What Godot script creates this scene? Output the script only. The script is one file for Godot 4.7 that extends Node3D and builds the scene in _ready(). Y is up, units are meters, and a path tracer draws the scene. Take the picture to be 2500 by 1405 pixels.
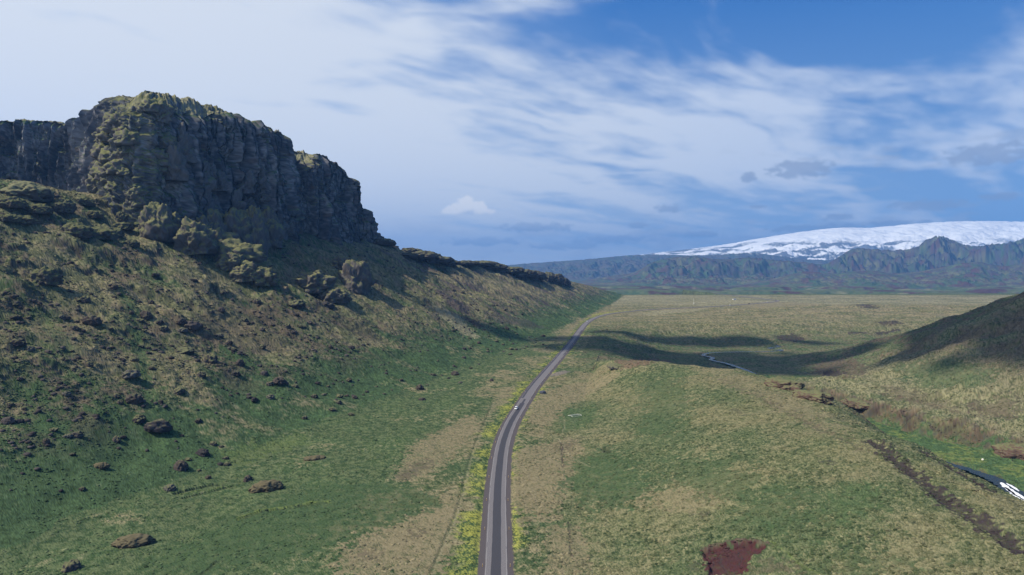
extends Node3D
# A green valley below a basalt cliff: road, mossy slopes, a gorge with a river, far hills and an ice cap.
# World axes: x to the right, y up, forward is -z. "d" below always means the distance forward (d = -z).

const EYE := 88.0            # the camera's height above the road
const FOCAL := 1668.0        # focal length in photo pixels (2500 x 1405)
const PITCH := 1.46          # degrees downward

var rng := RandomNumberGenerator.new()
var U := PackedFloat32Array()          # x / d of each terrain column
var D := PackedFloat32Array()          # d of each terrain row
var rowsH := []                        # heights, one PackedFloat32Array per row
var rowsP := []                        # left-slope coordinate (metres up from the foot of the mountain)
var rowsC := []                        # colours
var rowsN := []                        # normals
var NCOL := 0
var NROW := 0
var UF := PackedFloat32Array()
var DF := PackedFloat32Array()
var farH := []
var farC := []
var farN := []
var road_d := PackedFloat32Array()
var road_x := PackedFloat32Array()
var cliff := []                        # [x, d, top height]
var n_big: FastNoiseLite
var n_mid: FastNoiseLite
var n_fine: FastNoiseLite
var n_grain: FastNoiseLite
var n_warp: FastNoiseLite
var n_ridge: FastNoiseLite
var n_smooth: FastNoiseLite
var n_cell: FastNoiseLite
var n_rock: FastNoiseLite
var n_rockfine: FastNoiseLite
var n_far: FastNoiseLite
var speck := PackedFloat32Array()      # tone of single tussocks
var taken := {}
var M := {}

# ------------------------------------------------------------------ small helpers
func noise(freq: float, sd: int, oct := 4, type := FastNoiseLite.TYPE_SIMPLEX_SMOOTH, fractal := FastNoiseLite.FRACTAL_FBM) -> FastNoiseLite:
	var n := FastNoiseLite.new()
	n.seed = sd
	n.noise_type = type
	n.frequency = freq
	n.fractal_type = fractal if oct > 1 else FastNoiseLite.FRACTAL_NONE
	n.fractal_octaves = oct
	return n

func sstep(a: float, b: float, v: float) -> float:
	var t := clampf((v - a) / (b - a), 0.0, 1.0)
	return t * t * (3.0 - 2.0 * t)

func smin(a: float, b: float, k: float) -> float:
	var h := maxf(k - absf(a - b), 0.0) / k
	return minf(a, b) - h * h * k * 0.25

# smooth table look-up: t = [[key, value], ...] sorted by key
func tab(t: Array, k: float) -> float:
	var n := t.size()
	if k <= t[0][0]:
		return t[0][1]
	if k >= t[n - 1][0]:
		return t[n - 1][1]
	var i := 0
	while t[i + 1][0] < k:
		i += 1
	var a: float = t[i][0]
	var b: float = t[i + 1][0]
	var w := (k - a) / (b - a)
	var pre: float = t[maxi(i - 1, 0)][1]
	var post: float = t[mini(i + 2, n - 1)][1]
	var pre_t: float = t[maxi(i - 1, 0)][0] - a if i > 0 else a - b
	var post_t: float = t[mini(i + 2, n - 1)][0] - a if i + 2 < n else 2.0 * (b - a)
	return cubic_interpolate_in_time(t[i][1], t[i + 1][1], pre, post, w, b - a, pre_t, post_t)

func lin(t: Array, k: float) -> float:
	var n := t.size()
	if k <= t[0][0]:
		return t[0][1]
	for i in range(n - 1):
		if k <= t[i + 1][0]:
			return lerpf(t[i][1], t[i + 1][1], (k - t[i][0]) / (t[i + 1][0] - t[i][0]))
	return t[n - 1][1]

func ray(px: float, py: float) -> Vector3:      # direction per metre of d: (x, y, 1)
	var a := (px - 1250.0) / FOCAL
	var b := (702.5 - py) / FOCAL
	var th := deg_to_rad(PITCH)
	var f := cos(th) + b * sin(th)
	return Vector3(a / f, (b * cos(th) - sin(th)) / f, 1.0)

func on_level(px: float, py: float, level: float) -> Vector2:   # (x, d) where the ray meets a level
	var r := ray(px, py)
	var d := (level - EYE) / r.y
	return Vector2(r.x * d, d)

func col_of(u: float) -> float:
	var i := U.bsearch(u)
	i = clampi(i, 1, NCOL - 1)
	return float(i - 1) + clampf((u - U[i - 1]) / (U[i] - U[i - 1]), 0.0, 1.0)

func row_of(d: float) -> float:
	var i := D.bsearch(d)
	i = clampi(i, 1, NROW - 1)
	return float(i - 1) + clampf((d - D[i - 1]) / (D[i] - D[i - 1]), 0.0, 1.0)

func ground(x: float, d: float) -> float:
	var cf := col_of(x / d)
	var rf := row_of(d)
	var c := mini(int(cf), NCOL - 2)
	var r := mini(int(rf), NROW - 2)
	var a: PackedFloat32Array = rowsH[r]
	var b: PackedFloat32Array = rowsH[r + 1]
	return lerpf(lerpf(a[c], a[c + 1], cf - c), lerpf(b[c], b[c + 1], cf - c), rf - r)

# the first point of the terrain that the ray through a photo pixel meets: Vector3(x, height, d)
func hit(px: float, py: float) -> Vector3:
	var q := ray(px, py)
	var cf := col_of(q.x)
	var c := mini(int(cf), NCOL - 2)
	var w := cf - c
	var before := 0.0
	for r in NROW:
		var a: PackedFloat32Array = rowsH[r]
		var h := lerpf(a[c], a[c + 1], w)
		var over := EYE + q.y * D[r] - h
		if over <= 0.0 and r > 0:
			var t := before / maxf(before - over, 1e-6)
			var d := lerpf(D[r - 1], D[r], t)
			return Vector3(q.x * d, ground(q.x * d, d), d)
		before = over
	var last := on_level(px, py, 0.0)
	return Vector3(last.x, 0.0, last.y)

func w3(x: float, h: float, d: float) -> Vector3:
	return Vector3(x, h, -d)

func numbered(called: String) -> String:
	var k: int = taken.get(called, 0)
	taken[called] = k + 1
	return called if k == 0 else "%s_%03d" % [called, k]

func tag(o: Node, label: String, category: String, group := "", kind := "") -> void:
	if label:
		o.set_meta("label", label)
	if category:
		o.set_meta("category", category)
	if group:
		o.set_meta("group", group)
	if kind:
		o.set_meta("kind", kind)

func put(called: String, mesh: Mesh, mat: Material, parent: Node = self) -> MeshInstance3D:
	var o := MeshInstance3D.new()
	o.mesh = mesh
	o.material_override = mat
	o.name = numbered(called) if parent == self else called
	parent.add_child(o, true)
	return o

func base(called: String, at: Vector3, turn := 0.0) -> Node3D:
	var o := Node3D.new()
	o.name = numbered(called)
	add_child(o)
	o.position = at
	o.rotation.y = turn
	return o

func flat(c: Color, rough := 0.9, metal := 0.0) -> StandardMaterial3D:
	var m := StandardMaterial3D.new()
	m.albedo_color = c.linear_to_srgb()
	m.roughness = rough
	m.metallic = metal
	m.metallic_specular = 0.25
	return m

func painted(rough := 0.95) -> StandardMaterial3D:
	var m := StandardMaterial3D.new()
	m.vertex_color_use_as_albedo = true
	m.roughness = rough
	m.metallic_specular = 0.12
	return m

func mesh_of(v: PackedVector3Array, n: PackedVector3Array, c: PackedColorArray, idx: PackedInt32Array) -> ArrayMesh:
	var a := []
	a.resize(Mesh.ARRAY_MAX)
	a[Mesh.ARRAY_VERTEX] = v
	if n.size():
		a[Mesh.ARRAY_NORMAL] = n
	if c.size():
		a[Mesh.ARRAY_COLOR] = c
	a[Mesh.ARRAY_INDEX] = idx
	var m := ArrayMesh.new()
	m.add_surface_from_arrays(Mesh.PRIMITIVE_TRIANGLES, a)
	return m

func grid_index(rows: int, cols: int) -> PackedInt32Array:
	var idx := PackedInt32Array()
	idx.resize((rows - 1) * (cols - 1) * 6)
	var k := 0
	for r in rows - 1:
		var o := r * cols
		for c in cols - 1:
			var i := o + c
			idx[k] = i
			idx[k + 1] = i + cols
			idx[k + 2] = i + 1
			idx[k + 3] = i + 1
			idx[k + 4] = i + cols
			idx[k + 5] = i + cols + 1
			k += 6
	return idx

func parallel(f: Callable, n: int) -> void:
	var id := WorkerThreadPool.add_group_task(f, n)
	WorkerThreadPool.wait_for_group_task_completion(id)

# ------------------------------------------------------------------ sky
const SKY_W := 4096
const SKY_H := 2048
var sky_win := Rect2i(1480, 700, 1136, 400)
var sky_rows := []
var sky_step := 1
var n_cir: FastNoiseLite
var n_cir2: FastNoiseLite
var n_low: FastNoiseLite
var n_puff: FastNoiseLite

func sky_color(az: float, el: float) -> Color:      # degrees; az grows to the right of the view
	var e := maxf(el, 0.0)
	var ra := deg_to_rad(az)
	var re := deg_to_rad(e)
	var side := sin(deg_to_rad(az - 8.0))                           # -1 towards the sun's side, +1 away from it
	# clear air
	var t := clampf(e / 24.0, 0.0, 1.0)
	var deep := Color(0.003, 0.118, 0.43)
	var low := Color(0.30, 0.50, 0.76)
	var air := low.lerp(deep, pow(t, 0.62)) * 0.74
	air = air.lerp(Color(0.42, 0.56, 0.74), clampf(-side * 0.7, 0.0, 0.6))
	# thin high cloud laid out on a sheet overhead, drawn out along one wind
	var k := 1.0 / (sin(re) + 0.10)
	var gx := sin(ra) * cos(re) * k
	var gz := cos(ra) * cos(re) * k
	var along := gx * 0.80 + gz * 0.60
	var across := -gx * 0.60 + gz * 0.80
	var wx := n_cir2.get_noise_2d(gx * 30.0, gz * 30.0) * 0.55
	var wisp := n_cir.get_noise_2d(along * 26.0 + wx * 40.0, across * 95.0 + wx * 60.0)
	var bank := n_cir2.get_noise_2d(along * 14.0 + 90.0, across * 34.0 + 40.0)
	var silk := n_cir.get_noise_2d(along * 90.0 + wx * 60.0 + 300.0, across * 260.0 + wx * 90.0) + 0.5 * n_puff.get_noise_2d(along * 160.0, across * 260.0)
	var cover := 0.56 - 0.50 * side + 0.85 * wisp + 0.55 * bank + 0.42 * silk
	cover += 0.22 * exp(-pow((az + 4.0) / 16.0, 2.0)) * exp(-pow((e - 8.0) / 8.0, 2.0))
	cover += 0.20 * sstep(8.0, 16.0, az) * exp(-pow((e - 10.5) / 3.6, 2.0))
	cover -= 0.52 * sstep(11.0, 21.0, e) * sstep(-12.0, 12.0, az)
	cover -= 0.30 * exp(-pow((az - 26.0) / 12.0, 2.0)) * exp(-pow((e - 5.2) / 2.2, 2.0))
	cover += 0.55 * sstep(10.0, -20.0, az) * sstep(26.0, 4.0, e)
	cover = sstep(0.04, 0.98, cover)
	var white := Color(0.47, 0.52, 0.60).lerp(Color(0.555, 0.58, 0.605), clampf(0.2 - side, 0.0, 1.0))
	white = white.lerp(Color(0.36, 0.43, 0.56), clampf(side, 0.0, 1.0))
	var c := air.lerp(white, cover * 0.93)
	# whitish air near the horizon towards the open valley
	c = c.lerp(Color(0.53, 0.57, 0.61), 0.88 * exp(-e / 6.0) * clampf(0.75 - side * 1.5, 0.12, 1.0))
	# low broken cloud in flat-based rows
	if e < 13.0:
		var band := exp(-pow((e - 2.2) / 1.9, 2.0)) + 0.62 * exp(-pow((e - 8.3) / 1.6, 2.0)) * sstep(12.0, 20.0, az) + 0.3 * exp(-pow((e - 5.2) / 1.3, 2.0)) * sstep(6.0, 12.0, az)
		var lo := n_low.get_noise_2d(az * 5.2, e * 26.0) + 0.35 * n_puff.get_noise_2d(az * 22.0, e * 50.0)
		var dens := sstep(0.12, 0.52, lo + 0.50 * band - 0.28)
		var lit := clampf(0.5 + 1.6 * (n_low.get_noise_2d(az * 5.2 - 1.2, e * 26.0 + 9.0) - lo) * -1.0, 0.0, 1.0)
		var grey := Color(0.21, 0.26, 0.36).lerp(Color(0.44, 0.48, 0.54), clampf(0.45 - side * 1.6, 0.0, 1.0)).lerp(Color(0.50, 0.53, 0.57), lit * clampf(0.6 - side * 0.9, 0.08, 1.0))
		c = c.lerp(grey, dens * 0.85 * clampf(band, 0.0, 1.0))
	for q in [[22.9, 7.7, 2.6, 0.8], [19.0, 7.3, 0.8, 0.4], [12.8, 5.0, 1.4, 0.35], [10.4, 3.7, 0.9, 0.28], [31.3, 4.6, 2.8, 0.45], [25.3, 4.0, 1.3, 0.3], [35.7, 5.0, 1.6, 0.3], [34.6, 7.9, 2.8, 0.8], [8.5, 2.5, 3.2, 0.4], [19.8, 5.0, 0.6, 0.2], [24.0, 3.2, 4.0, 0.35], [15.5, 2.9, 2.0, 0.3], [29.5, 3.4, 2.4, 0.3], [2.0, 3.6, 3.4, 0.45], [-2.5, 2.4, 3.8, 0.4], [4.5, 2.0, 3.0, 0.35]]:
		var qx: float = (az - q[0]) / q[2]
		var qy: float = (e - q[1]) / q[3]
		var rr := qx * qx + qy * qy
		if rr < 2.2:
			var body := sstep(0.95, 0.25, rr + 1.1 * n_puff.get_noise_2d(az * 40.0, e * 90.0) - 0.10)
			var tone := Color(0.20, 0.25, 0.35).lerp(Color(0.43, 0.47, 0.53), clampf(0.35 - side * 1.5, 0.0, 1.0) * clampf(0.6 + 0.6 * qy, 0.0, 1.0))
			c = c.lerp(tone, body * 0.72)
	# one small cumulus over the ridge
	var cx := (az + 3.6) / 2.35
	var cy := e - 4.75
	if absf(cx) < 1.3 and cy > -0.6 and cy < 2.4:
		var top := 0.80 * sqrt(maxf(0.0, 1.0 - cx * cx)) + 0.60 * exp(-pow((cx + 0.10) / 0.36, 2.0)) + 0.22 * exp(-pow((cx - 0.45) / 0.22, 2.0))
		top += 0.40 * n_puff.get_noise_2d(az * 46.0, e * 46.0)
		var foot := 0.10 * n_puff.get_noise_2d(az * 30.0, 7.0) - 0.05
		var dens2 := sstep(-0.08, 0.22, top - cy) * sstep(-0.14, 0.10, cy - foot) * sstep(1.12, 0.85, absf(cx))
		var shade := clampf(cy * 0.8 + 0.42 - cx * 0.28 + 0.45 * n_puff.get_noise_2d(az * 26.0, e * 26.0), 0.0, 1.0)
		c = c.lerp(Color(0.36, 0.42, 0.53).lerp(Color(0.68, 0.68, 0.665), sstep(0.0, 0.55, shade)), dens2)
	return c

func sky_row(i: int) -> void:
	var a := PackedFloat32Array()
	if sky_step == 1:
		a.resize(sky_win.size.x * 3)
		var el := 90.0 - (sky_win.position.y + i + 0.5) / SKY_H * 180.0
		for x in sky_win.size.x:
			var c := sky_color((sky_win.position.x + x + 0.5) / SKY_W * 360.0 - 180.0, el)
			a[x * 3] = c.r
			a[x * 3 + 1] = c.g
			a[x * 3 + 2] = c.b
	else:
		var w := SKY_W / sky_step
		a.resize(w * 3)
		var el2 := 90.0 - (i + 0.5) / (SKY_H / sky_step) * 180.0
		for x in w:
			var c := sky_color((x + 0.5) / w * 360.0 - 180.0, el2)
			a[x * 3] = c.r
			a[x * 3 + 1] = c.g
			a[x * 3 + 2] = c.b
	sky_rows[i] = a

func make_sky() -> ImageTexture:
	n_cir = noise(0.012, 5, 5)
	n_cir2 = noise(0.02, 17, 4)
	n_low = noise(0.030, 31, 5)
	n_puff = noise(0.02, 44, 4)
	sky_step = 8
	sky_rows.resize(SKY_H / 8)
	parallel(sky_row, SKY_H / 8)
	var all := PackedFloat32Array()
	for a in sky_rows:
		all.append_array(a)
	var img := Image.create_from_data(SKY_W / 8, SKY_H / 8, false, Image.FORMAT_RGBF, all.to_byte_array())
	img.resize(SKY_W, SKY_H, Image.INTERPOLATE_BILINEAR)
	sky_step = 1
	sky_rows = []
	sky_rows.resize(sky_win.size.y)
	parallel(sky_row, sky_win.size.y)
	all = PackedFloat32Array()
	for a in sky_rows:
		all.append_array(a)
	var win := Image.create_from_data(sky_win.size.x, sky_win.size.y, false, Image.FORMAT_RGBF, all.to_byte_array())
	img.blit_rect(win, Rect2i(Vector2i.ZERO, sky_win.size), sky_win.position)
	sky_rows = []
	# the panorama's seam lies straight ahead (-z), so turn the picture by half a circle
	var turned := Image.create(SKY_W, SKY_H, false, Image.FORMAT_RGBF)
	turned.blit_rect(img, Rect2i(SKY_W / 2, 0, SKY_W / 2, SKY_H), Vector2i.ZERO)
	turned.blit_rect(img, Rect2i(0, 0, SKY_W / 2, SKY_H), Vector2i(SKY_W / 2, 0))
	return ImageTexture.create_from_image(turned)

# ------------------------------------------------------------------ terrain: the near sheet
const FOOT := [[90.0, -205.0], [200.0, -172.0], [300.0, -142.0], [524.0, -78.0], [750.0, -12.0], [1000.0, 57.0], [1400.0, 160.0], [1950.0, 292.0], [2500.0, 400.0], [3100.0, 480.0]]
const CREST := [[90.0, 200.0], [400.0, 178.0], [560.0, 162.0], [700.0, 154.0], [850.0, 148.0], [1000.0, 140.0], [1110.0, 120.0], [1200.0, 109.0], [1390.0, 101.0], [1700.0, 82.0], [2000.0, 58.0], [2200.0, 38.0], [2500.0, 8.0], [2800.0, 0.0]]
const HILL_X := [[90.0, 140.0], [200.0, 136.0], [260.0, 138.0], [330.0, 146.0], [367.0, 155.0], [440.0, 145.0], [520.0, 104.0], [600.0, 72.0], [700.0, 66.0]]
const HILL_H := [[90.0, 24.0], [200.0, 24.0], [360.0, 23.5], [460.0, 22.0], [520.0, 19.0], [570.0, 12.0], [620.0, 3.0], [680.0, 0.0]]
const BANK_X := [[90.0, 250.0], [300.0, 262.0], [350.0, 276.0], [400.0, 278.0], [450.0, 262.0], [500.0, 252.0], [560.0, 240.0], [640.0, 236.0], [800.0, 240.0]]

func cliff_at(x: float, d: float) -> Vector2:          # (signed distance, + on the plateau; top height of the nearest edge)
	var best := 1e9
	var side := 1.0
	var top := 0.0
	for i in cliff.size() - 1:
		var a: Vector3 = cliff[i]
		var b: Vector3 = cliff[i + 1]
		var ex := b.x - a.x
		var ed := b.y - a.y
		var t := clampf(((x - a.x) * ex + (d - a.y) * ed) / (ex * ex + ed * ed), 0.0, 1.0)
		var dx := x - a.x - ex * t
		var dd := d - a.y - ed * t
		var q := dx * dx + dd * dd
		if q < best:
			best = q
			side = 1.0 if ex * dd - ed * dx > 0.0 else -1.0
			top = lerpf(a.z, b.z, t)
	return Vector2(sqrt(best) * side, top)

func near_row(r: int) -> void:
	var d := D[r]
	var hs := PackedFloat32Array()
	var ps := PackedFloat32Array()
	hs.resize(NCOL)
	ps.resize(NCOL)
	var xr := lin_road(d)
	var dxr := (lin_road(d + 4.0) - lin_road(d - 4.0)) / 8.0
	var cosr := 1.0 / sqrt(1.0 + dxr * dxr)
	var xf := tab(FOOT, d)
	var crest := tab(CREST, d)
	var xc := tab(HILL_X, d)
	var hc := tab(HILL_H, d)
	var xb0 := tab(BANK_X, d)
	var sect := sstep(570.0, 690.0, d)                 # 0 beside the gorge, 1 in the basin beyond it
	var x0 := xr + lerpf(28.0, 40.0, sstep(200.0, 420.0, d))
	var fade := 1.0 - sstep(1500.0, 3000.0, d)
	var hillfoot := lin([[90.0, 305.0], [420.0, 302.0], [600.0, 300.0], [700.0, 300.0], [830.0, 325.0], [980.0, 390.0]], d)
	var hill2 := 1.0 - sstep(630.0, 1000.0, d)
	var xs := lin([[90.0, 240.0], [320.0, 240.0], [346.0, 247.0], [362.0, 246.0], [400.0, 234.0], [500.0, 229.0], [620.0, 232.0], [700.0, 250.0], [826.0, 242.0], [880.0, 258.0], [905.0, 350.0], [940.0, 366.0], [1000.0, 380.0]], d)
	var rivery := -20.0
	var midhill := 6.5 * sstep(980.0, 1480.0, d) - 6.5 * sstep(1520.0, 1800.0, d)
	for c in NCOL:
		var x := U[c] * d
		var big := n_big.get_noise_2d(x, d)
		var h := 0.0
		var rough := 0.35
		var p := (xf - x) * 0.96 + 9.0 * n_warp.get_noise_2d(x * 1.3, d * 1.3)
		ps[c] = p
		if p > -30.0:                                   # ---- the mountain on the left
			var q := maxf(p + 22.0, 0.0)
			var s := d * 0.96 + x * 0.28
			var gul := n_mid.get_noise_2d(s * 1.6, p * 0.34)
			var sl := 0.56 * q * q / (q + 62.0)
			sl += gul * 3.2 * sstep(20.0, 120.0, p)
			sl += 6.0 * n_big.get_noise_2d(s * 1.2 + 300.0, p * 0.8) * sstep(40.0, 160.0, p)
			h = smin(sl, crest + 3.0 * n_mid.get_noise_2d(s * 2.0, 40.0), 14.0)
			var up := sstep(8.0, 60.0, p)
			rough = lerpf(0.35, 1.0, up)
			var bump := 1.0 - absf(n_ridge.get_noise_2d(s * 0.55, p * 1.25)) * 2.6
			var thick := 0.45 + 0.75 * sstep(-0.3, 0.35, n_mid.get_noise_2d(x * 0.9 + 55.0, d * 0.9))
			h += up * fade * thick * (0.42 * bump + 0.26 * n_smooth.get_noise_2d(s * 0.8, p * 1.0) * sstep(30.0, 90.0, p) + 0.5 * n_ridge.get_noise_2d(x * 1.5, d * 1.5))
			# crumbling little steps high on the slope
			var crag := n_rock.get_noise_3d(x * 0.55, 10.0, d * 0.55)
			h += 2.6 * sstep(0.18, 0.42, crag) * sstep(70.0, 130.0, p) * (1.0 - sstep(600.0, 760.0, d))
			if p > 180.0 and d > 500.0 and d < 1200.0:
				var k := cliff_at(x, d)
				if k.x > 7.0:
					h = lerpf(h, k.y - 5.0 + minf(k.x * 0.10, 5.0), sstep(7.0, 16.0, k.x))
		elif x > x0:                                    # ---- the right-hand side
			# a: mound, gorge and far bank
			var ha := 0.0
			var xcn := xc + 5.0 * n_warp.get_noise_2d(x * 0.0 + 70.0, d * 1.5)
			var xs1 := xs - 6.0
			var xb := xb0 + 9.0 * n_warp.get_noise_2d(30.0 + x * 0.3, d * 2.0) + 2.6 * n_smooth.get_noise_2d(60.0 + x * 0.2, d * 0.33)
			if x < xcn:
				var t := clampf((x - x0) / (xcn - x0), 0.0, 1.0)
				ha = hc * lerpf(pow(sin(t * PI * 0.5), 1.1), sstep(0.0, 1.0, t), 0.4)
				ha += 1.6 * big * t
			elif x < xs1:
				var t2 := (x - xcn) / maxf(xs1 - xcn, 5.0)
				ha = lerpf(hc + 1.6 * big, rivery, pow(sstep(0.0, 1.0, t2), 0.9)) + 1.2 * n_mid.get_noise_2d(x * 2.0, d * 1.6) * (1.0 - t2)
				rough = 0.6
			elif x < xb:
				ha = rivery + 0.9 * n_mid.get_noise_2d(x * 2.0, d * 2.0) + 1.2
			else:
				var rim := -6.5 + 2.0 * n_mid.get_noise_2d(d * 2.0, 9.0)
				var face := (x - xb) / (13.0 + 14.0 * (1.0 - sstep(400.0, 470.0, d)) + 8.0 * clampf(0.4 + 2.0 * n_mid.get_noise_2d(80.0, d * 1.4), 0.0, 2.0))
				ha = lerpf(rivery + 1.2, rim, sstep(0.0, 1.0, face) * (0.86 + 0.14 * sstep(1.0, 3.5, face)))
				if face < 1.3:
					ha += 1.2 * n_ridge.get_noise_2d(x * 0.9, d * 0.7)
				var off := x - xb - 8.0
				if off > 0.0:
					ha += minf(0.10 * off, 5.0) + 3.0 * n_big.get_noise_2d(x * 2.2 + 500.0, d * 2.2) * sstep(0.0, 20.0, off)
			var q2 := maxf(x - hillfoot + 14.0 * n_warp.get_noise_2d(x + 900.0, d), 0.0)
			# b: the basin and the low rise behind it
			var drop := sstep(xr + 30.0, xr + 135.0, x + 14.0 * n_warp.get_noise_2d(x * 1.6, d * 1.6)) * (1.0 - sstep(930.0, 1180.0, d + 40.0 * n_warp.get_noise_2d(x * 0.7, d * 0.7)))
			var hb := -19.0 * drop
			var rise := sstep(xr + 40.0, xr + 330.0, x)
			hb += midhill * rise * (1.0 + 0.5 * big) + 1.2 * big
			h = lerpf(ha, hb, sect)
			h += 0.50 * q2 * q2 / (q2 + 32.0) * hill2 * (1.0 - 0.25 * sstep(140.0, 400.0, q2))
			h += 2.5 * n_big.get_noise_2d(x * 3.0, d * 3.0) * sstep(20.0, 90.0, q2) * hill2
			rough = maxf(rough, 0.4)
		# ---- far edge of the plain drops to the lower valley
		var edge := d + 120.0 * n_warp.get_noise_2d(x * 0.35, d * 0.2) - 0.10 * x
		h -= 62.0 * sstep(2380.0, 2640.0, edge)
		# ---- grass tussocks
		h += rough * fade * (0.10 * n_smooth.get_noise_2d(x * 1.1, d * 1.1) + 0.24 * n_fine.get_noise_2d(x * 0.5, d * 0.5))
		h += 0.8 * big * (1.0 - sect) * sstep(0.0, 40.0, absf(x - xr))
		h += speck[(r * 40503 ^ c * 9176131) & 8191] * 0.0016 * d * (0.10 + 0.14 * rough) * fade
		# ---- the road's bed
		var off_road := absf(x - xr) * cosr
		if off_road < 26.0:
			h = lerpf(-0.15, h, sstep(6.5, 24.0, off_road))
			if off_road < 7.5:
				h -= 0.45 * (1.0 - sstep(5.6, 7.5, off_road))
		hs[c] = h
	rowsH[r] = hs
	rowsP[r] = ps

func lin_road(d: float) -> float:
	var i := clampi(road_d.bsearch(d), 1, road_d.size() - 1)
	return lerpf(road_x[i - 1], road_x[i], (d - road_d[i - 1]) / (road_d[i] - road_d[i - 1]))

# change the ground inside a polygon or along a line given by photo pixels
var stamps := []          # [Dictionary]
func world_points(pts: Array) -> PackedVector2Array:
	var out := PackedVector2Array()
	for q in pts:
		var g := hit(q[0], q[1])
		out.append(Vector2(g.x, g.z))
	return out

func patch(kind: String, pts: Array, jitter: float, amount := 1.0, sink := 0.0, from := 0.0) -> void:
	stamps.append({"kind": kind, "poly": world_points(pts), "jit": jitter, "amount": amount, "sink": sink, "line": false, "from": from})

func stroke(kind: String, pts: Array, width: float, amount := 1.0, sink := 0.0, jitter := 0.4) -> void:
	stamps.append({"kind": kind, "poly": world_points(pts), "jit": jitter, "amount": amount, "sink": sink, "line": true, "width": width, "from": 0.0})

func stamp_cells(s: Dictionary, f: Callable, ragged := 1.0) -> void:
	var lo := Vector2(1e9, 1e9)
	var hi := -lo
	for q: Vector2 in s.poly:
		lo = lo.min(q)
		hi = hi.max(q)
	var m: float = s.jit * 1.6 + (s.width if s.line else 0.0) + 1.0
	lo -= Vector2(m, m)
	hi += Vector2(m, m)
	var j: float = s.jit * (1.0 if ragged > 0.5 else 0.6)
	var poly: PackedVector2Array = s.poly
	for r in range(maxi(int(row_of(lo.y)), 0), mini(int(row_of(hi.y)) + 2, NROW)):
		var d := D[r]
		var c0 := int(col_of(lo.x / d))
		var c1 := mini(int(col_of(hi.x / d)) + 2, NCOL)
		for c in range(c0, c1):
			var x := U[c] * d
			var q := Vector2(x, d)
			if j > 0.0:
				var fr := 6.0 / (j + 2.0)
				if ragged < 0.5 and s.line:
					j = minf(j, 0.5)
				if ragged > 0.5:
					q += j * 1.4 * Vector2(n_fine.get_noise_2d(x * fr, d * fr) + 0.6 * n_grain.get_noise_2d(x, d), n_fine.get_noise_2d(x * fr + 500.0, d * fr) + 0.6 * n_grain.get_noise_2d(x + 99.0, d))
				else:
					q += j * 1.2 * Vector2(n_smooth.get_noise_2d(x * fr * 0.6, d * fr * 0.6), n_smooth.get_noise_2d(x * fr * 0.6 + 500.0, d * fr * 0.6))
			if s.line:
				var best := 1e9
				for i in poly.size() - 1:
					best = minf(best, q.distance_squared_to(Geometry2D.get_closest_point_to_segment(q, poly[i], poly[i + 1])))
				var wd: float = s.width * 0.5
				if best < wd * wd:
					f.call(r, c, 1.0 - best / (wd * wd))
			elif Geometry2D.is_point_in_polygon(q, poly):
				var w := 1.0
				if ragged < 0.5:
					var near := 1e9
					for i in poly.size():
						near = minf(near, q.distance_squared_to(Geometry2D.get_closest_point_to_segment(q, poly[i], poly[(i + 1) % poly.size()])))
					w = sstep(0.0, 1.3, sqrt(near))
				f.call(r, c, w)

func sink_stamps() -> void:
	for s in stamps:
		if s.sink == 0.0:
			continue
		var cells := {}
		stamp_cells(s, func(r, c, w):
			var a: PackedFloat32Array = rowsH[r]
			a[c] -= s.sink * w
			rowsH[r] = a, 0.0)

const TINT := {
	"green": Color(0.050, 0.082, 0.038), "lush": Color(0.056, 0.095, 0.041), "bright": Color(0.115, 0.150, 0.048), "tan": Color(0.182, 0.157, 0.094),
	"olive": Color(0.112, 0.116, 0.060), "brown": Color(0.088, 0.070, 0.052), "soil": Color(0.042, 0.034, 0.035), "red": Color(0.062, 0.027, 0.028),
	"rust": Color(0.125, 0.080, 0.062), "scree": Color(0.070, 0.058, 0.058), "yellow": Color(0.205, 0.210, 0.050), "pale": Color(0.210, 0.195, 0.120),
	"dark": Color(0.034, 0.046, 0.028), "gravel": Color(0.16, 0.14, 0.125), "rock": Color(0.056, 0.052, 0.052), "snow": Color(0.80, 0.83, 0.86), "moss": Color(0.125, 0.130, 0.058),
}

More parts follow.
